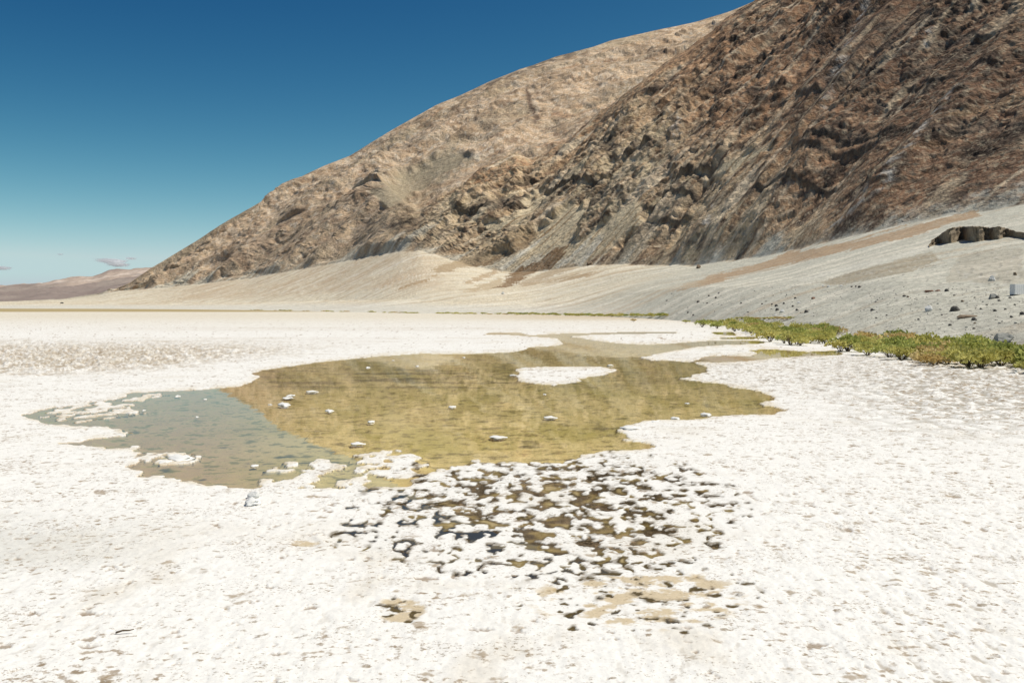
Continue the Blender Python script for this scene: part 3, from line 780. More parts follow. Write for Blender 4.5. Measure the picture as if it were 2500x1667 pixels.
    TONGUES = [
        ([(1050,659),(1079,646),(1130,634),(1190,622),(1300,560),(1290,590),(1200,636),(1124,656),(1073,670)], (0.40,0.30,0.185), .85),
        ([(1135,655),(1193,632),(1239,617),(1300,575),(1330,560),(1290,605),(1200,645)], (0.29,0.20,0.115), .8),
        ([(969,703),(1010,687),(1066,674),(1074,679),(1020,694),(976,708)], (0.42,0.30,0.18), .85),
        ([(1130,690),(1190,665),(1230,655),(1200,675),(1150,690)], (0.44,0.33,0.21), .8),
        ([(1120,712),(1220,680),(1240,690),(1200,708)], (0.47,0.37,0.24), .8),
        ([(1198,706),(1229,694),(1249,667),(1270,653),(1298,648),(1321,632),(1359,608),(1385,600),(1372,630),(1350,655),(1308,662),(1262,692),(1229,703)], (0.235,0.150,0.080), .9),
        ([(1262,694),(1320,668),(1400,640),(1420,650),(1340,680),(1280,698)], (0.40,0.30,0.19), .7),
        ([(1330,690),(1420,668),(1480,662),(1430,678)], (0.36,0.255,0.15), .7),
        ([(1640,712),(1700,696),(1725,674),(1802,656),(1866,638),(1930,615),(2057,596),(2200,558),(2392,510),(2390,530),(2200,584),(2030,622),(1900,650),(1800,674),(1720,700)], (0.37,0.255,0.155), .8),
        ([(1640,712),(1680,690),(1760,672),(1700,700)], (0.42,0.32,0.21), .6),
        ([(2000,692),(2100,658),(2268,614),(2300,640),(2210,662),(2060,694)], (0.30,0.245,0.165), .6),
        ([(2310,690),(2330,640),(2380,615),(2500,600),(2500,692)], (0.30,0.25,0.18), .35),
    ]
    # scree climbs into the gullies in tongues, so the colour edge is not the foot line
    tong = 75 * 1.5 * fbm((a + 4 * V1) / 34, b / 170, 3, 481) + 6
    tong = np.where(tong > 0, tong * (0.25 + 0.75 * sstep(2100, 1500, px)), tong * .2)
    rcol = sstep(-9, 11, dfoot * np.clip(600 / Y, .3, 1.5) - tong + 12 * fin_ + 8 * mid_) * sstep(215, 285, px)
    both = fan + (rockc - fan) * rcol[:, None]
    for poly, c, k in TONGUES:
        both = paint(both, poly, c, k)
    d = near_line(px + .3 * jx, py + .3 * jy, [(1960,684),(2050,660),(2160,636),(2275,602)])
    both = mixc(both, (0.60, 0.57, 0.48), np.exp(-(d / 6.) ** 2) * 0.85)
    # specks of darker and paler stones on the near gravel
    ncl = sstep(260, 90, Y)
    sp = fbm(X / 0.9, Y / 1.8, 3, 361, gain=0.7)
    both = mixc(both, (0.17, 0.16, 0.14), ncl * sstep(0.22, 0.40, sp) * 0.6 * (1 - rock))
    both = mixc(both, (0.50, 0.48, 0.42), ncl * sstep(0.2, 0.40, -sp) * 0.6 * (1 - rock))
    both = mixc(both, (0.30, 0.29, 0.25), sstep(2150, 2500, px) * sstep(740, 850, py) * 0.6 * (1 - rock))
    V = np.stack([X, Y, Zr], 1)
    nv = n_fan + 3
    me = grid_mesh('alluvial_fan', V[:nv * C], nv, C, both[:nv * C])
    me.materials.append(MAT_FAN)
    o = link(bpy.data.objects.new('alluvial_fan', me))
    tag(o, 'pale gravel fans and grey bank between salt flat and mountain', 'gravel slope', kind='structure')
    i0 = (nv - 1) * C
    me = grid_mesh('mountain', V[i0:], R - nv + 1, C, both[i0:])
    me.materials.append(MAT_ROCK)
    o = link(bpy.data.objects.new('mountain', me))
    tag(o, 'bare brown and tan rocky mountain front rising steeply', 'mountain', kind='structure')
    TERR['tx'] = tx; TERR['V'] = V.reshape(R, C, 3)

build_mountain()

def hit(px, py):
    """first point of the fans / mountain met by the ray through a pixel"""
    tx0 = (px - CX) / FPX / (cP + (CY - py) / FPX * sP)
    tx, V = TERR['tx'], TERR['V']
    j = int(np.clip(np.searchsorted(tx, tx0), 1, len(tx) - 1))
    w = (tx0 - tx[j - 1]) / (tx[j] - tx[j - 1])
    prof = V[:, j - 1] * (1 - w) + V[:, j] * w
    _, yy = to_px(prof[:, 0], prof[:, 1], prof[:, 2])
    ok = np.nonzero((yy <= py) & (prof[:, 2] > -0.1))[0]
    i = int(ok[0]) if len(ok) else len(yy) - 1
    if i > 0:
        t = (yy[i - 1] - py) / max(yy[i - 1] - yy[i], 1e-6); t = min(max(t, 0), 1)
        return prof[i - 1] * (1 - t) + prof[i] * t
    return prof[i]

# ------------------------------------------------------------------ distant hills
def build_far_hills():
    tx = np.concatenate([np.linspace(-1.3, -0.56, 60), np.linspace(-0.555, -0.2, 260)])
    BASE = [(-3000,745,8200),(700,745,8200)]
    RID = [(-3000,720,11500),(-1500,715,11500),(-700,704,11500),(-300,712,11500),(0,703,11500),(60,700,11500),(133,695,11500),(180,697,11500),(252,689,11500),(323,681,11500),(400,676,11500),(700,670,11500)]
    CR = [(-3000,712,15500),(-1500,702,15500),(-900,690,15500),(-600,696,15500),(-300,707,15500),(-100,701,15500),(0,698.6,15500),(34,698,15500),(75,697,15500),(109,693,15500),(136,685,15500),(170,678,15500),(192,676,15500),(226,676,15500),(247,668,15500),(265,660,15500),(286,657,15500),(315,658,15500),(357,654,15500),(420,648,15500),(700,640,15500)]
    K = [curve(BASE, tx), curve(RID, tx), curve(CR, tx)]
    K.append((K[2][0] + 2500, K[2][1] * 0.3))
    counts = [60, 60, 8]
    Ys, Zs, Ss = [], [], []
    for i, n in enumerate(counts):
        s = np.linspace(0, 1, n, endpoint=(i == 2))[:, None]
        Ys.append(K[i][0] * (1 - s) + K[i + 1][0] * s)
        Zs.append((CAM_H + K[i][0] * K[i][1]) * (1 - s) + (CAM_H + K[i + 1][0] * K[i + 1][1]) * s)
        Ss.append(i + s + 0 * tx[None])
    Y = np.concatenate(Ys); Z = np.concatenate(Zs); S = np.concatenate(Ss).ravel()
    R, C = Y.shape
    X = (Y * tx[None]).ravel(); Y = Y.ravel(); Z = Z.ravel()
    px, py = to_px(X, Y, Z)
    cr = 1 - .8 * np.exp(-((S - 2) / 0.08) ** 2)
    h = (ridged(X / 900, Y / 1500, 4, 401) - .5) * 60 + fbm(X / 300, Y / 300, 3, 403) * 22
    Zr = Z + h * cr * sstep(0.05, .4, S)
    n1 = fbm(X / 500, Y / 1200, 4, 405); n2 = fbm(X / 220, Y / 700, 3, 407)
    col = np.tile(np.array([0.27, 0.215, 0.185]), (R * C, 1))
    col = mixc(col, (0.36, 0.30, 0.25), sstep(0, .4, n1) * .6)
    up = sstep(1.0, 1.12, S + .1 * n1)
    col = mixc(col, (0.44, 0.345, 0.275), up)
    pale = sstep(0.0, 0.3, n2 + .25 - np.abs(S - 1.35) * 1.2) * up
    col = mixc(col, (0.62, 0.51, 0.42), pale * .85)
    col = mixc(col, (0.26, 0.225, 0.20), up * sstep(.1, .4, -n1) * .7)
    col = mixc(col, (0.33, 0.25, 0.21), sstep(1.82, 1.95, S))
    me = grid_mesh('distant_hills', np.stack([X, Y, Zr], 1), R, C, col)
    me.materials.append(MAT_FAR)
    o = link(bpy.data.objects.new('distant_hills', me))
    tag(o, 'low mauve and tan hills far beyond the salt flat', 'hills', kind='structure')

build_far_hills()


# ================================================================== SMALLER THINGS
import bmesh
from mathutils import Vector, noise as mnoise

def plain_mat(name, c1, c2, scale=3.0, rough=0.9, bump=0.4, bdist=0.03, spec=0.2, detail=6):
    m, nt, bs = new_mat(name)
    L = nt.links
    tc = N(nt, 'ShaderNodeTexCoord')
    no = N(nt, 'ShaderNodeTexNoise'); no.inputs['Scale'].default_value = scale; no.inputs['Detail'].default_value = detail
    no.inputs['Roughness'].default_value = 0.65
    L.new(tc.outputs['Object'], no.inputs['Vector'])
    cr = N(nt, 'ShaderNodeValToRGB')
    cr.color_ramp.elements[0].position = 0.35; cr.color_ramp.elements[1].position = 0.65
    cr.color_ramp.elements[0].color = (*c1, 1); cr.color_ramp.elements[1].color = (*c2, 1)
    L.new(no.outputs['Fac'], cr.inputs['Fac']); L.new(cr.outputs[0], bs.inputs['Base Color'])
    if bump:
        b = N(nt, 'ShaderNodeBump'); b.inputs['Strength'].default_value = bump; b.inputs['Distance'].default_value = bdist
        L.new(no.outputs['Fac'], b.inputs['Height']); L.new(b.outputs[0], bs.inputs['Normal'])
    bs.inputs['Roughness'].default_value = rough; bs.inputs['Specular IOR Level'].default_value = spec
    return m

ROCK_MATS = {
    'dark': plain_mat('dark_stone', (0.07, 0.065, 0.06), (0.16, 0.145, 0.125)),
    'grey': plain_mat('grey_stone', (0.24, 0.235, 0.21), (0.40, 0.39, 0.35)),
    'white': plain_mat('white_stone', (0.55, 0.54, 0.50), (0.75, 0.74, 0.70)),
    'red': plain_mat('red_stone', (0.22, 0.11, 0.07), (0.36, 0.21, 0.14)),
    'brown': plain_mat('brown_stone', (0.17, 0.125, 0.085), (0.30, 0.225, 0.155)),
    'salt': plain_mat('salt_lump', (0.74, 0.72, 0.67), (0.80, 0.79, 0.76), scale=9.0, bump=0.25, bdist=0.02),
}

def rock_mesh(name, seed, planes=11, subdiv=3, rough=0.06, flat=1.0):
    r = random.Random(seed)
    bm = bmesh.new()
    bmesh.ops.create_icosphere(bm, subdivisions=subdiv, radius=1.0)
    pl = []
    for _ in range(planes):
        d = Vector((r.gauss(0, 1), r.gauss(0, 1), r.gauss(0, 0.8))).normalized()
        pl.append((d, r.uniform(0.52, 0.86)))
    off = Vector((r.uniform(-50, 50), r.uniform(-50, 50), r.uniform(-50, 50)))
    for v in bm.verts:
        p = v.co.copy()
        for d, k in pl:
            e = p.dot(d) - k
            if e > 0: p -= d * e
        p += v.co * (mnoise.noise(p * 2.2 + off) * rough * 1.6 + mnoise.noise(p * 6 + off) * rough)
        p.z *= flat
        v.co = p
    me = bpy.data.meshes.new(name); bm.to_mesh(me); bm.free()
    me.polygons.foreach_set('use_smooth', np.zeros(len(me.polygons), bool)); me.update()
    return me

ROCKS = {k: [] for k in ROCK_MATS}
for k in ROCK_MATS:
    for i in range(3):
        if k == 'salt':
            me = rock_mesh('salt_lump', 900 + i, planes=5, rough=0.26)
            me.polygons.foreach_set('use_smooth', np.ones(len(me.polygons), bool))
        else:
            me = rock_mesh('boulder', 100 * (list(ROCK_MATS).index(k) + 1) + i)
        me.materials.append(ROCK_MATS[k]); ROCKS[k].append(me)

def ground_point(px, py):
    """where the ray through a pixel meets the ground: the flat or the gravel bank, whichever comes first"""
    x, y = on_flat(px, py, 0.02) if py > HORIZON + 4 else (0, 1e9)
    h = hit(px, py)
    return np.array([x, y, 0.02]) if y < h[1] else h

def put_rock(name, px, py, w_px, h_px, kind, label, cat, group=None, depth=0.9, variant=None, rz=None, sink=0.25, base=None):
    """py is where its foot stands"""
    p = ground_point(px, py) if base is None else base
    m = p[1] / FPX
    o = bpy.data.objects.new(name, ROCKS[kind][random.randrange(3) if variant is None else variant])
    w, h = w_px * m / 2 / 0.78, h_px * m / 2 / 0.70
    o.scale = (w, max(w, h) * depth, h)
    o.location = (p[0], p[1] + max(w, h) * 0.3, p[2] + h * (0.70 - sink))
    o.rotation_euler = (0, 0, random.uniform(-.3, .3) if rz is None else rz)
    link(o)
    return tag(o, label, cat, group)

put_rock('boulder', 2452, 838, 46, 24, 'grey', 'large pale-topped boulder at the bank foot above the shrubs', 'boulder', variant=0)
put_rock('boulder', 2268, 760, 15, 15, 'white', 'white pyramid-shaped boulder on the grey gravel bank', 'boulder', variant=1)
put_rock('boulder', 2333, 759, 21, 12, 'dark', 'dark wedge-shaped boulder on gravel near the white pyramid boulder', 'boulder', variant=2)
put_rock('flat_stone', 2364, 776, 42, 9, 'brown', 'long dark brown slab lying on the gravel bank', 'flat stone', variant=0, depth=0.3, rz=0.0)
put_rock('boulder', 2379, 782, 11, 7, 'dark', 'small dark stone just below the long brown slab', 'boulder')
put_rock('boulder', 2425, 729, 17, 12, 'grey', 'grey boulder beside a smaller stone on the upper gravel bank', 'boulder')
put_rock('boulder', 2436, 728, 8, 6, 'dark', 'dark stone touching the grey boulder on the upper bank', 'boulder')
put_rock('boulder', 2423, 686, 16, 13, 'white', 'white boulder on the brown stony hillside above the bank', 'boulder')
put_rock('boulder', 2479, 672, 9, 8, 'brown', 'dark brown boulder on the stony hillside above the white panel', 'boulder')
put_rock('flat_stone', 2270, 713, 19, 6, 'red', 'flat reddish slab on the bank crest', 'flat stone', depth=0.4)
put_rock('flat_stone', 2290, 711, 12, 4, 'red', 'shorter reddish slab beside the flat reddish slab', 'flat stone', depth=0.4)
put_rock('boulder', 1985, 730, 10, 5, 'red', 'reddish stone on the shaded embankment slope', 'boulder')
put_rock('boulder', 1228, 718, 8, 6, 'white', 'lone white boulder at the toe of the brown debris tongue', 'boulder')
put_rock('boulder', 1705, 655, 11, 9, 'brown', 'dark brown boulder at the mountain foot above the orange debris band', 'boulder')
put_rock('boulder', 1439, 647, 14, 10, 'brown', 'rounded brown boulder on the talus above the pale fan', 'boulder')
for px, py, w in ((1896,748,8),(1898,758,9),(1969,763,10),(1914,742,6),(1946,758,7),(1936,749,6),(1942,729,6),(1885,744,5),(1861,743,5),(1810,741,5),(1748,728,6),(1731,723,5),(1705,738,8),(1727,741,5),(1693,770,5),(1680,764,5)):
    put_rock('stone', px, py, w, w * 0.65, 'dark', 'small dark stone on the grey embankment slope', 'stone', 'dark stones on the embankment')
for px, py, w in ((1910,762,12),(1951,740,7),(1893,770,6),(1916,772,6),(2023,701,8),(2054,699,6),(2010,699,5)):
    put_rock('stone', px, py, w, w * 0.55, 'white', 'small white stone on the grey embankment', 'stone', 'white stones on the embankment')
for px, py, w in ((2080,701,6),(2099,702,8),(2090,700,5)):
    put_rock('stone', px, py, w, w * 0.6, 'dark', 'dark stone on the embankment crest line', 'stone', 'dark stones on the embankment crest')
for px, py, w in ((2208,724,8),(2217,726,7),(2130,758,8),(2165,770,5),(2243,781,6),(2312,711,10),(2350,737,8),(2330,722,5),(2380,727,5),(2410,745,6),(2440,735,6),(2466,728,7),(2455,756,6),(2320,795,8),(2378,803,7),(2497,768,12),(2430,760,8),(2395,755,6),(2470,775,7),(2340,780,6),(2300,770,5),(2478,745,6),(2380,790,6)):
    put_rock('stone', px, py, w, w * 0.6, random.choice(['dark', 'dark', 'brown']), 'small dark stone scattered on the gravel bank above the shrubs', 'stone', 'dark stones on the gravel bank')
for px, py, w in ((2323,830,12),(2135,757,5),(2290,742,5),(2400,738,5),(2360,800,6),(2440,790,6),(2480,790,7)):
    put_rock('stone', px, py, w, w * 0.6, 'grey', 'small pale grey stone scattered on the gravel bank above the shrubs', 'stone', 'pale stones on the gravel bank')
# stones on the salt
put_rock('stone', 618, 1215, 26, 15, 'white', 'pale grey stone lying on the salt at the pool shore', 'stone', variant=1)
put_rock('salt_chunk', 612, 1233, 36, 14, 'salt', 'tilted white salt slab beside the grey shore stone', 'salt chunk', variant=0)

# salt lumps standing in the pool
def salt_lump(px, py, w, h, label, group=None):
    x, y = on_flat(px, py, 0.0)
    put_rock('salt_lump', px, py, w * 0.8, h * 0.62, 'salt', label, 'salt lump', group, base=(x, y, -0.01), sink=0.42, depth=1.4)
salt_lump(692, 990, 30, 12, 'long white salt lump in the pool with a tiny lump beside it')
salt_lump(660, 988, 10, 5, 'tiny salt lump next to the long lump in the pool')
salt_lump(762, 957, 28, 8, 'flat salt lump in the pool below the dark streak')
salt_lump(707, 966, 22, 5, 'thin low salt patch behind the long salt lump')
salt_lump(700, 972, 30, 4, 'thinnest salt patch in front of the thin low one')
salt_lump(1540, 1048, 46, 18, 'broad salt mound at the right shore of the pool')
salt_lump(435, 1123, 62, 16, 'broad flat salt mound in the pool under the mirrored sky')
salt_lump(400, 1130, 34, 10, 'salt mound adjoining the broad flat mound at the shore')
salt_lump(620, 1138, 20, 9, 'small salt lump off the broken crust at the near shore')
salt_lump(874, 1084, 34, 10, 'smooth oval salt lump in the pool nearest the broken crust')
salt_lump(1345, 1020, 32, 9, 'oval salt lump with a dark patch beside it in the pool')
salt_lump(1217, 1068, 38, 9, 'flat oval salt lump in the middle of the pool')
salt_lump(1490, 893, 14, 7, 'little salt lump beside the salt island')
salt_lump(1254, 916, 18, 5, 'low salt lump at the tip of the salt island')
for px, py, w, h in ((803,1004,22,8),(905,1031,18,9),(1103,994,20,7)):
    salt_lump(px, py, w, h, 'small rounded salt lump in open pool water', 'small salt lumps in the pool')
for px, py, w in ((897,898,12),(1018,894,9),(1132,873,8),(1330,963,9),(1678,985,11),(480,1018,10),(960,880,7),(432,968,14),(350,1002,10),(500,975,9)):
    salt_lump(px, py, w, w * 0.45, 'tiny white salt speck breaking the pool surface', 'tiny salt lumps in the pool')
for px, py, w in ((1725,1013,26),(1650,1022,22),(1600,1030,24),(1590,1035,14)):
    salt_lump(px, py, w, w * 0.35, 'salt nodule along the right shore of the pool', 'salt nodules on the right shore')

# ------------------------------------------------------------------ loose gravel, far too many to count
def build_gravel():
    V, F = [], []
    r = np.random.default_rng(21)
    base = np.array([(1,0,0),(-.2,.9,0),(-.9,-.1,0),(0,-1,0),(.1,.05,.8),(.0,.1,-.5)], float)
    fc = [(0,1,4),(1,2,4),(2,3,4),(3,0,4),(1,0,5),(2,1,5),(3,2,5),(0,3,5)]
    k = 0
    for _ in range(9000):
        px = 1620 + 1000 * r.random() ** 0.8; py = r.uniform(700, 875)
        lim = 790 + (px - 1700) * 0.075
        if py > lim: continue
        p = ground_point(px, py)
        if p[2] < 0.1 or p[1] > 260: continue
        s = p[1] / FPX * r.gamma(1.3, 1.0) * 0.55
        a = r.uniform(0, 6.28); c, sn = math.cos(a), math.sin(a)
        q = base * (s * r.uniform(.7, 1.4), s * r.uniform(.7, 1.4), s * r.uniform(.5, 1.0)) + r.normal(0, .12 * s, base.shape)
        q = np.stack([q[:, 0] * c - q[:, 1] * sn, q[:, 0] * sn + q[:, 1] * c, q[:, 2]], 1) + p + (0, 0, s * .15)
        V.append(q); F += [(f[0] + k, f[1] + k, f[2] + k) for f in fc]; k += 6
    me = soup_mesh('gravel', np.concatenate(V), F)
    m = plain_mat('loose_gravel', (0.10, 0.092, 0.08), (0.60, 0.57, 0.50), scale=0.9, bump=0, detail=8)
    me.materials.append(m)
    tag(link(bpy.data.objects.new('gravel', me)), 'loose dark and pale gravel strewn over the bank', 'gravel', kind='stuff')
build_gravel()

# ------------------------------------------------------------------ conglomerate bluff above the bank
def build_bluff():
    bot = [(2266,605),(2289,594),(2310,597),(2327,593),(2353,583),(2366,593),(2385,592),(2409,584),(2433,587),(2455,578),(2475,580),(2500,584),(2540,590)]
    top = [(2266,602),(2276,586),(2294,573),(2308,562),(2322,556),(2340,554),(2366,553),(2391,553),(2412,557),(2424,555),(2436,553),(2461,560),(2480,566),(2500,568),(2540,574)]
    n = 150
    xs = np.linspace(2266, 2540, n)
    by = np.interp(xs, *zip(*bot)); ty = np.interp(xs, *zip(*top))
    base = np.array([hit(x, y) for x, y in zip(xs, by)])
    # a bank runs as a smooth front: smooth its distance
    yd = base[:, 1].copy()
    for _ in range(30): yd[1:-1] = (yd[:-2] + yd[2:] + 2 * yd[1:-1]) / 4
    rows = []
    for i in range(n):
        Y0 = yd[i]
        _, _, zt = ray_at(xs[i], ty[i], Y0); _, _, zb = ray_at(xs[i], by[i], Y0)
        pil = (abs(mnoise.noise(Vector((i * 0.09, 0, 3)))) * 1.3 + abs(mnoise.noise(Vector((i * 0.27, 0, 9)))) * 0.7 + mnoise.noise(Vector((i * 0.8, 0, 19))) * .25)
        x0 = (xs[i] - CX) / FPX * Y0
        prof = []
        hgt = max(float(zt - zb), 0.15)
        for t in (-0.6, -0.1, 0.1, 0.22, 0.34, 0.46, 0.58, 0.7, 0.8, 0.88, 0.95, 1.0):
            und = -0.35 * math.sin(min(max(t, 0), 1) * math.pi) * min(hgt, 2) * 0.3
            j = mnoise.noise(Vector((i * 0.25, t * 4, 5))) * 0.5 + mnoise.noise(Vector((i * .7, t * 7, 15))) * 0.35
            prof.append((x0, Y0 + pil - und + j * min(hgt, 1) - (1 - t) * 0.25, zb + hgt * t + (0 if t < 1 else mnoise.noise(Vector((i * .5, 0, 1))) * .35)))
        for dd, up in ((0.6, 0.10), (1.6, 0.16), (3.5, 0.2), (7, 0.1), (14, -0.1), (30, -0.6)):
            prof.append((x0 * (Y0 + dd) / Y0, Y0 + pil + dd, zt + up * min(hgt, 1) + mnoise.noise(Vector((i * .3, dd, 7))) * .1))
        rows.append(prof)
    V = np.array(rows, float).transpose(1, 0, 2)
    R, C, _ = V.shape
    P = V.reshape(-1, 3)
    n1 = fbm(P[:, 0] / 0.8 + P[:, 2], P[:, 1] / 0.8 + P[:, 2] * 2, 4, 501)
    col = np.tile(np.array([0.26, 0.205, 0.14]), (len(P), 1))
    col = mixc(col, (0.30, 0.26, 0.20), sstep(0.1, .5, n1)); col = mixc(col, (0.15, 0.12, 0.085), sstep(.1, .5, -n1))
    me = grid_mesh('conglomerate_bluff', P, R, C, col); me.materials.append(MAT_FAN)
    tag(link(bpy.data.objects.new('conglomerate_bluff', me)), 'undercut gravel bluff with a dark shaded face on the fan', 'bluff')
build_bluff()

# ------------------------------------------------------------------ shrubs
def leaf_mat(name, c1, c2):
    m, nt, bs = new_mat(name)
    L = nt.links
    oi = N(nt, 'ShaderNodeObjectInfo'); tc = N(nt, 'ShaderNodeTexCoord')
    no = N(nt, 'ShaderNodeTexNoise'); no.inputs['Scale'].default_value = 4.0; no.inputs['Detail'].default_value = 4
    L.new(tc.outputs['Object'], no.inputs['Vector'])
    ad = N(nt, 'ShaderNodeMath', operation='MULTIPLY_ADD'); ad.inputs[1].default_value = 0.5; ad.inputs[2].default_value = 0.0
    L.new(oi.outputs['Random'], ad.inputs[0])
    a2 = N(nt, 'ShaderNodeMath', operation='ADD'); L.new(ad.outputs[0], a2.inputs[0]); L.new(no.outputs['Fac'], a2.inputs[1])
    cr = N(nt, 'ShaderNodeValToRGB')
    cr.color_ramp.elements[0].position = 0.45; cr.color_ramp.elements[1].position = 1.0
    cr.color_ramp.elements[0].color = (*c1, 1); cr.color_ramp.elements[1].color = (*c2, 1)
    L.new(a2.outputs[0], cr.inputs['Fac']); L.new(cr.outputs[0], bs.inputs['Base Color'])
    bs.inputs['Roughness'].default_value = 0.75; bs.inputs['Specular IOR Level'].default_value = 0.2
    tl = N(nt, 'ShaderNodeBsdfTranslucent'); L.new(cr.outputs[0], tl.inputs['Color'])
    mx = N(nt, 'ShaderNodeMixShader'); mx.inputs[0].default_value = 0.3
    L.new(bs.outputs[0], mx.inputs[1]); L.new(tl.outputs[0], mx.inputs[2]); L.new(mx.outputs[0], nt.nodes['Material Output'].inputs['Surface'])
    return m

LEAF = {'green': leaf_mat('green_pickleweed', (0.30, 0.34, 0.085), (0.55, 0.55, 0.17)),
        'olive': leaf_mat('olive_pickleweed', (0.46, 0.44, 0.12), (0.68, 0.62, 0.22)),
        'orange': leaf_mat('orange_pickleweed', (0.55, 0.41, 0.16), (0.72, 0.58, 0.28))}
STEM = plain_mat('shrub_stem', (0.10, 0.07, 0.045), (0.20, 0.15, 0.10), bump=0)

def foliage_mesh(seed, n=480):
    r = np.random.default_rng(seed)
    V, F = [], []
    lobes = [(r.normal(0, .30), r.normal(0, .30), r.uniform(.25, .5), r.uniform(.28, .46)) for _ in range(8)]
    for i in range(n):
        lx, ly, lz, lr = lobes[i % 8]
        d = r.normal(0, 1, 3); d /= np.linalg.norm(d)
        if d[2] < -0.3: d[2] *= -1
        p = np.array([lx, ly, lz]) + d * lr * r.uniform(.55, 1.05) * (1, 1, .9)
        if p[2] < 0.02: p[2] = r.uniform(0.02, .2)
        up = d * 1.0 + (0, 0, .35) + r.normal(0, .35, 3); up /= np.linalg.norm(up)
        side = np.cross(up, r.normal(0, 1, 3)); side /= np.linalg.norm(side)
        L, w = r.uniform(.09, .17), r.uniform(.035, .06)
        k = len(V)
        V += [p - side * w * .7, p + side * w * .7, p + up * L * .6 + side * w, p + up * L, p + up * L * .6 - side * w]
        F += [(k, k + 1, k + 2, k + 3, k + 4)]
    return soup_mesh('foliage', V, F)

def stem_mesh(seed):
    r = np.random.default_rng(seed)
    V, F = [], []
    for i in range(14):
        a = r.uniform(0, 6.28); tip = np.array([math.cos(a) * r.uniform(.2, .6), math.sin(a) * r.uniform(.2, .6), r.uniform(.3, .7)])
        q = np.array([math.cos(a) * .05, math.sin(a) * .05, -.05]); mid = (q + tip) / 2 + (0, 0, .06)
        s = np.array([-math.sin(a), math.cos(a), 0])
        k = len(V)
        for p, w in ((q, .022), (mid, .015), (tip, .006)):
            V += [p + s * w, p - s * w, p + np.array([0, 0, w * 1.6])]
        for t in (0, 3):
            for e in range(3):
                F.append((k + t + e, k + t + (e + 1) % 3, k + t + 3 + (e + 1) % 3, k + t + 3 + e))
    return soup_mesh('stems', V, F)

FOL = {c: [] for c in LEAF}
for c in LEAF:
    for i in range(3):
        me = foliage_mesh(600 + i + 10 * list(LEAF).index(c)); me.materials.append(LEAF[c]); FOL[c].append(me)
STEMS = [stem_mesh(700 + i) for i in range(2)]
for me in STEMS: me.materials.append(STEM)

def shrub(px, py, w, h, colr, label, group, parts=True):
    x, y = on_flat(px, py, 0.03)
    g = hit(px, py)
    z = 0.03
    if g[1] < y: x, y, z = g
    if parts:
        o = bpy.data.objects.new('pickleweed_shrub', None); o.empty_display_size = 0.2
        f = bpy.data.objects.new('foliage', random.choice(FOL[colr])); link(f, o)
        s = bpy.data.objects.new('stems', random.choice(STEMS)); link(s, o)
    else:
        o = bpy.data.objects.new('pickleweed_shrub', random.choice(FOL[colr]))
    o.location = (x, y, z); o.scale = (w / 1.3, w / 1.3, h / 0.95); o.rotation_euler = (0, 0, random.uniform(0, 6.28))
    link(o); tag(o, label, 'shrub', group)

WORDS = {'green': 'bright green', 'olive': 'yellow-green', 'orange': 'orange-brown'}
CL_A = [(1672,790),(1692,795),(1740,791),(1790,788),(1850,790),(1880,800),(1940,806),(1985,802),(2010,804),(2050,814),(2052,820),(2035,826),(2030,843),(1985,845),(1925,842),(1885,836),(1845,822),(1795,810),(1740,804),(1700,797)]
CL_B = [(2045,858),(2060,845),(2090,838),(2120,830),(2170,826),(2250,834),(2290,846),(2340,850),(2420,848),(2440,860),(2480,868),(2500,866),(2640,878),(2640,925),(2500,903),(2400,899),(2340,896),(2260,891),(2220,884),(2150,871),(2090,863)]
def scatter(poly, sx, sy, clump, hs):
    xs = [p[0] for p in poly]; ys = [p[1] for p in poly]
    y = min(ys); row = 0
    while y < max(ys):
        x = min(xs) + (row % 2) * sx / 2
        while x < max(xs):
            qx, qy = x + random.uniform(-.4, .4) * sx, y + random.uniform(-.45, .45) * sy
            if in_poly(np.array([qx]), np.array([qy]), poly)[0]:
                v = mnoise.noise(Vector((qx * 0.02, qy * 0.06, 2))) + random.uniform(-.45, .45)
                c = 'orange' if v > 0.42 else ('olive' if v > -0.12 else 'green')
                k = random.uniform(0.65, 1.2)
                shrub(qx, qy, hs * 1.75 * k, hs * k * random.uniform(.8, 1.25), c, WORDS[c] + ' low pickleweed shrub ' + clump, WORDS[c] + ' shrubs ' + clump)
            x += sx
        y += sy; row += 1
scatter(CL_A, 24, 5.6, 'in the clump beside the narrow side channels', 0.80)
scatter(CL_B, 33, 8.5, 'in the thick belt at the gravel bank foot', 0.80)
for px in np.arange(1800, 1935, 11):          # sparse row on the bank behind the clump
    shrub(px, 779 + random.uniform(-1, 1), 0.8, 0.30, random.choice(['olive', 'orange']), 'low dry shrub in the thin row behind the channel clump', 'thin row of dry shrubs on the bank')
shrub(1547, 785, 1.0, 0.5, 'orange', 'lone straw-coloured shrub standing on the pale flat', None)
shrub(1674, 788, 0.9, 0.5, 'olive', 'lone small shrub at the tip of the channel clump', None)
line = [(560,756.5),(640,758),(740,760.5),(900,763),(960,764.5),(1100,767),(1240,768.5),(1330,770),(1450,773.5),(1550,773),(1625,773.5)]
def on_line(px): return float(np.interp(px, *zip(*line)))
for px in np.concatenate([np.arange(1260, 1470, 8), np.arange(1470, 1628, 9)]):
    q = px + random.uniform(-4, 4); hh = random.uniform(.55, 1.0)
    shrub(q, on_line(q) + random.uniform(-.5, .5), hh * 2.0, hh, random.choice(['green', 'olive', 'olive']), 'small green bush in the dense far row at the fan toe', 'far bushes at the fan toe', parts=False)
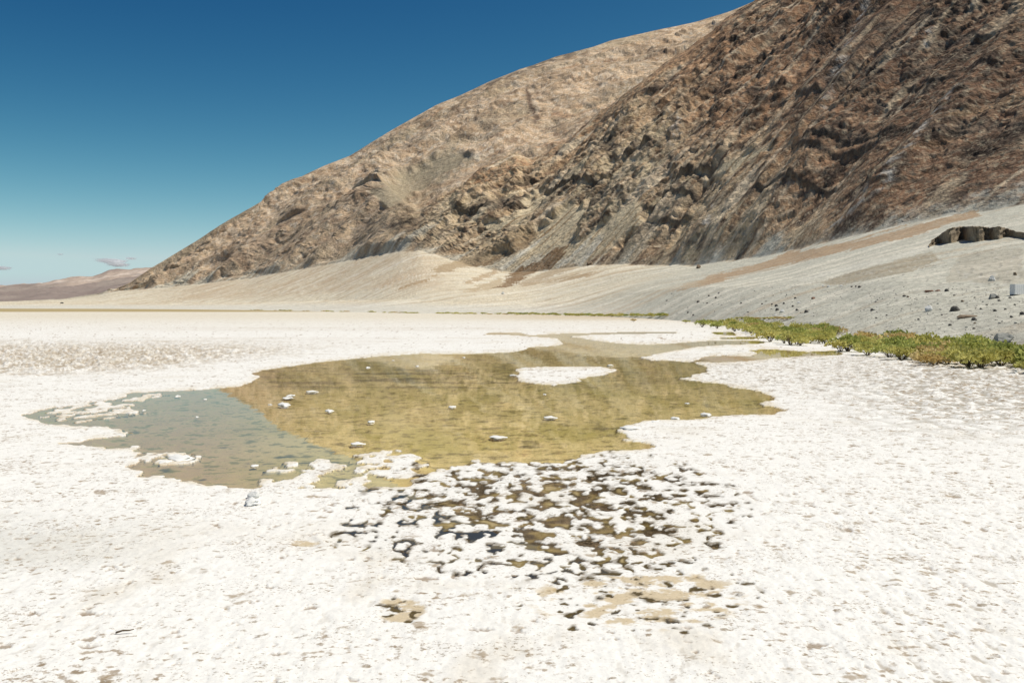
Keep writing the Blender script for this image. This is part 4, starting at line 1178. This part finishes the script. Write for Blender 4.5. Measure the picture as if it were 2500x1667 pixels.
for px in (612,620,632,640,672,684,696,708,745,752,790,800,812,836,848,905,912,940,952,968,974,985,992,1000,1008,1012,1070,1080,1090,1110,1122,1134,1146,1162,1180,1196,1216,1236,1250):
    q = px + random.uniform(-3, 3); hh = random.uniform(.5, .95)
    shrub(q, on_line(q) + random.uniform(-.3, .3), hh * 3.0, hh, random.choice(['olive', 'olive', 'orange']), 'tiny scattered yellow-green bush far along the fan toe', 'far scattered bushes along the fan toe', parts=False)

# ------------------------------------------------------------------ far car on the road at the piedmont
def box(bm, x0, x1, y0, y1, z0, z1, taper=0.0):
    vs = [bm.verts.new(p) for p in ((x0,y0,z0),(x1,y0,z0),(x1,y1,z0),(x0,y1,z0),(x0+taper,y0+taper*.3,z1),(x1-taper,y0+taper*.3,z1),(x1-taper,y1-taper*.3,z1),(x0+taper,y1-taper*.3,z1))]
    for f in ((3,2,1,0),(4,5,6,7),(0,1,5,4),(1,2,6,5),(2,3,7,6),(3,0,4,7)):
        bm.faces.new([vs[i] for i in f])

def part(name, fill, mat, parent, bevel=0.0):
    bm = bmesh.new(); fill(bm)
    if bevel: bmesh.ops.bevel(bm, geom=bm.edges[:], offset=bevel, segments=2, affect='EDGES')
    me = bpy.data.meshes.new(name); bm.to_mesh(me); bm.free(); me.materials.append(mat)
    return link(bpy.data.objects.new(name, me), parent)

def build_car():
    p = hit(151, 741)
    paint = plain_mat('dark_car_paint', (0.02, 0.022, 0.025), (0.025, 0.027, 0.03), rough=0.35, bump=0, spec=0.5)
    glass = plain_mat('car_glass', (0.01, 0.012, 0.014), (0.015, 0.018, 0.02), rough=0.1, bump=0, spec=0.6)
    rub = plain_mat('car_tyre', (0.015, 0.015, 0.015), (0.03, 0.03, 0.03), bump=0)
    root = link(bpy.data.objects.new('car', None)); root.location = (p[0], p[1], p[2]); root.rotation_euler = (0, 0, math.radians(20))
    root.scale = (1.25, 1.25, 1.25)
    tag(root, 'dark car driving far off along the pale piedmont', 'car')
    part('body', lambda b: box(b, -2.3, 2.3, -.9, .9, .3, .95, .06), paint, root, .06)
    part('cabin', lambda b: box(b, -1.5, 1.9, -.8, .8, .95, 1.65, .45), glass, root, .05)
    for sx in (-1.45, 1.45):
        for sy in (-.85, .85):
            def wheel(b, sx=sx, sy=sy):
                from mathutils import Matrix
                bmesh.ops.create_cone(b, cap_ends=True, segments=20, radius1=.36, radius2=.36, depth=.24,
                                      matrix=Matrix.Translation((sx, sy, .36)) @ Matrix.Rotation(math.pi / 2, 4, 'X'))
            part('wheel', wheel, rub, root)
build_car()

# ------------------------------------------------------------------ white ribbed panel unit at the bank top
def build_panel():
    a = hit(2477, 722)
    m = a[1] / FPX
    W, H, D = 62 * m, 25.5 * m, 0.5
    white = plain_mat('white_panel_paint', (0.72, 0.71, 0.69), (0.78, 0.77, 0.75), rough=0.6, bump=0)
    dark = plain_mat('panel_skid', (0.05, 0.045, 0.04), (0.08, 0.07, 0.06), bump=0)
    root = link(bpy.data.objects.new('white_panel_unit', None)); root.location = (a[0], a[1], a[2]); root.rotation_euler = (0, 0, math.radians(24))
    tag(root, 'low white ribbed panel unit standing on the gravel bank top', 'panel')
    part('panel', lambda b: box(b, 0, W, 0, D, 0.10, 0.10 + H), white, root, 0.015)
    n = 9
    for i in range(n):
        x = W * (i + 0.5) / n
        part('rib', lambda b, x=x: box(b, x - .06, x + .06, -0.012, -0.002, 0.14, 0.06 + H), white, root)
    for x in (0.03, W * .5, W - .23):
        part('skid', lambda b, x=x: box(b, x, x + .2, 0.02, D - .02, -0.3, 0.10), dark, root)
build_panel()

# ------------------------------------------------------------------ twigs
def twig(pts, r, label):
    V, F = [], []
    for i, p in enumerate(pts):
        rr = r * (1 - 0.6 * i / (len(pts) - 1))
        for k in range(6):
            a = k * math.pi / 3
            V.append((p[0], p[1] + math.cos(a) * rr, p[2] + math.sin(a) * rr))
    for i in range(len(pts) - 1):
        for k in range(6):
            F.append((i * 6 + k, i * 6 + (k + 1) % 6, i * 6 + 6 + (k + 1) % 6, i * 6 + 6 + k))
    F.append(tuple(range(6))[::-1]); F.append(tuple(range(len(V) - 6, len(V))))
    me = soup_mesh('twig', V, F, True); me.materials.append(STEM)
    tag(link(bpy.data.objects.new('twig', me)), label, 'twig')
x, y = on_flat(742, 1072)
twig([(x, y, -.03), (x + .05, y, .03), (x + .11, y, .085)], 0.006, 'thin dark twig leaning out of the pool water')
x, y = on_flat(283, 1553)
twig([(x, y, .03), (x + .05, y + .005, .045), (x + .10, y + .01, .045), (x + .13, y + .02, .05)], 0.009, 'short dark bent twig lying on the foreground salt')

# ------------------------------------------------------------------ clouds
def build_clouds():
    m = bpy.data.materials.new('cloud_vapour'); m.use_nodes = True
    nt = m.node_tree; nt.nodes.remove(nt.nodes['Principled BSDF'])
    L = nt.links
    tc = N(nt, 'ShaderNodeTexCoord')
    no = N(nt, 'ShaderNodeTexNoise'); no.inputs['Scale'].default_value = 2.0; no.inputs['Detail'].default_value = 7; no.inputs['Roughness'].default_value = 0.65
    L.new(tc.outputs['Object'], no.inputs['Vector'])
    ln = N(nt, 'ShaderNodeVectorMath', operation='LENGTH'); L.new(tc.outputs['Object'], ln.inputs[0])
    fo = N(nt, 'ShaderNodeMapRange'); fo.inputs['From Min'].default_value = 0.25; fo.inputs['From Max'].default_value = 1.0
    fo.inputs['To Min'].default_value = 0.46; fo.inputs['To Max'].default_value = 0.0
    L.new(ln.outputs['Value'], fo.inputs['Value'])
    ad = N(nt, 'ShaderNodeMath', operation='ADD'); L.new(no.outputs['Fac'], ad.inputs[0]); L.new(fo.outputs[0], ad.inputs[1])
    mr = N(nt, 'ShaderNodeMapRange'); mr.inputs['From Min'].default_value = 0.60; mr.inputs['From Max'].default_value = 1.2
    mr.inputs['To Min'].default_value = 0.0; mr.inputs['To Max'].default_value = 0.018
    L.new(ad.outputs[0], mr.inputs['Value'])
    pv = N(nt, 'ShaderNodeVolumePrincipled'); pv.inputs['Color'].default_value = (1, 1, 1, 1)
    pv.inputs['Anisotropy'].default_value = 0.0
    L.new(mr.outputs[0], pv.inputs['Density']); L.new(pv.outputs[0], nt.nodes['Material Output'].inputs['Volume'])
    bm = bmesh.new(); bmesh.ops.create_icosphere(bm, subdivisions=3, radius=1.0)
    me = bpy.data.meshes.new('cloud'); bm.to_mesh(me); bm.free(); me.materials.append(m)
    Y = 24000.0
    for px, py, w, h, lab in ((272,637,66,15,'long flat white cloud above the distant hills'), (288,646,50,13,'thin cloud just under the long flat cloud'),
                              (319,631,26,8,'small cloud wisp close to the mountain slope'), (3,654,40,13,'white cloud low over the open end of the valley'), (147,621,14,5,'tiniest faint cloud high above the hills')):
        x, y, z = ray_at(px, py, Y)
        o = bpy.data.objects.new('cloud', me)
        k = Y / FPX / 2
        o.scale = (w * k * 1.15, w * k * 2.6, h * k * 0.95); o.location = (x, Y, z)
        tag(link(o), lab, 'cloud')
build_clouds()
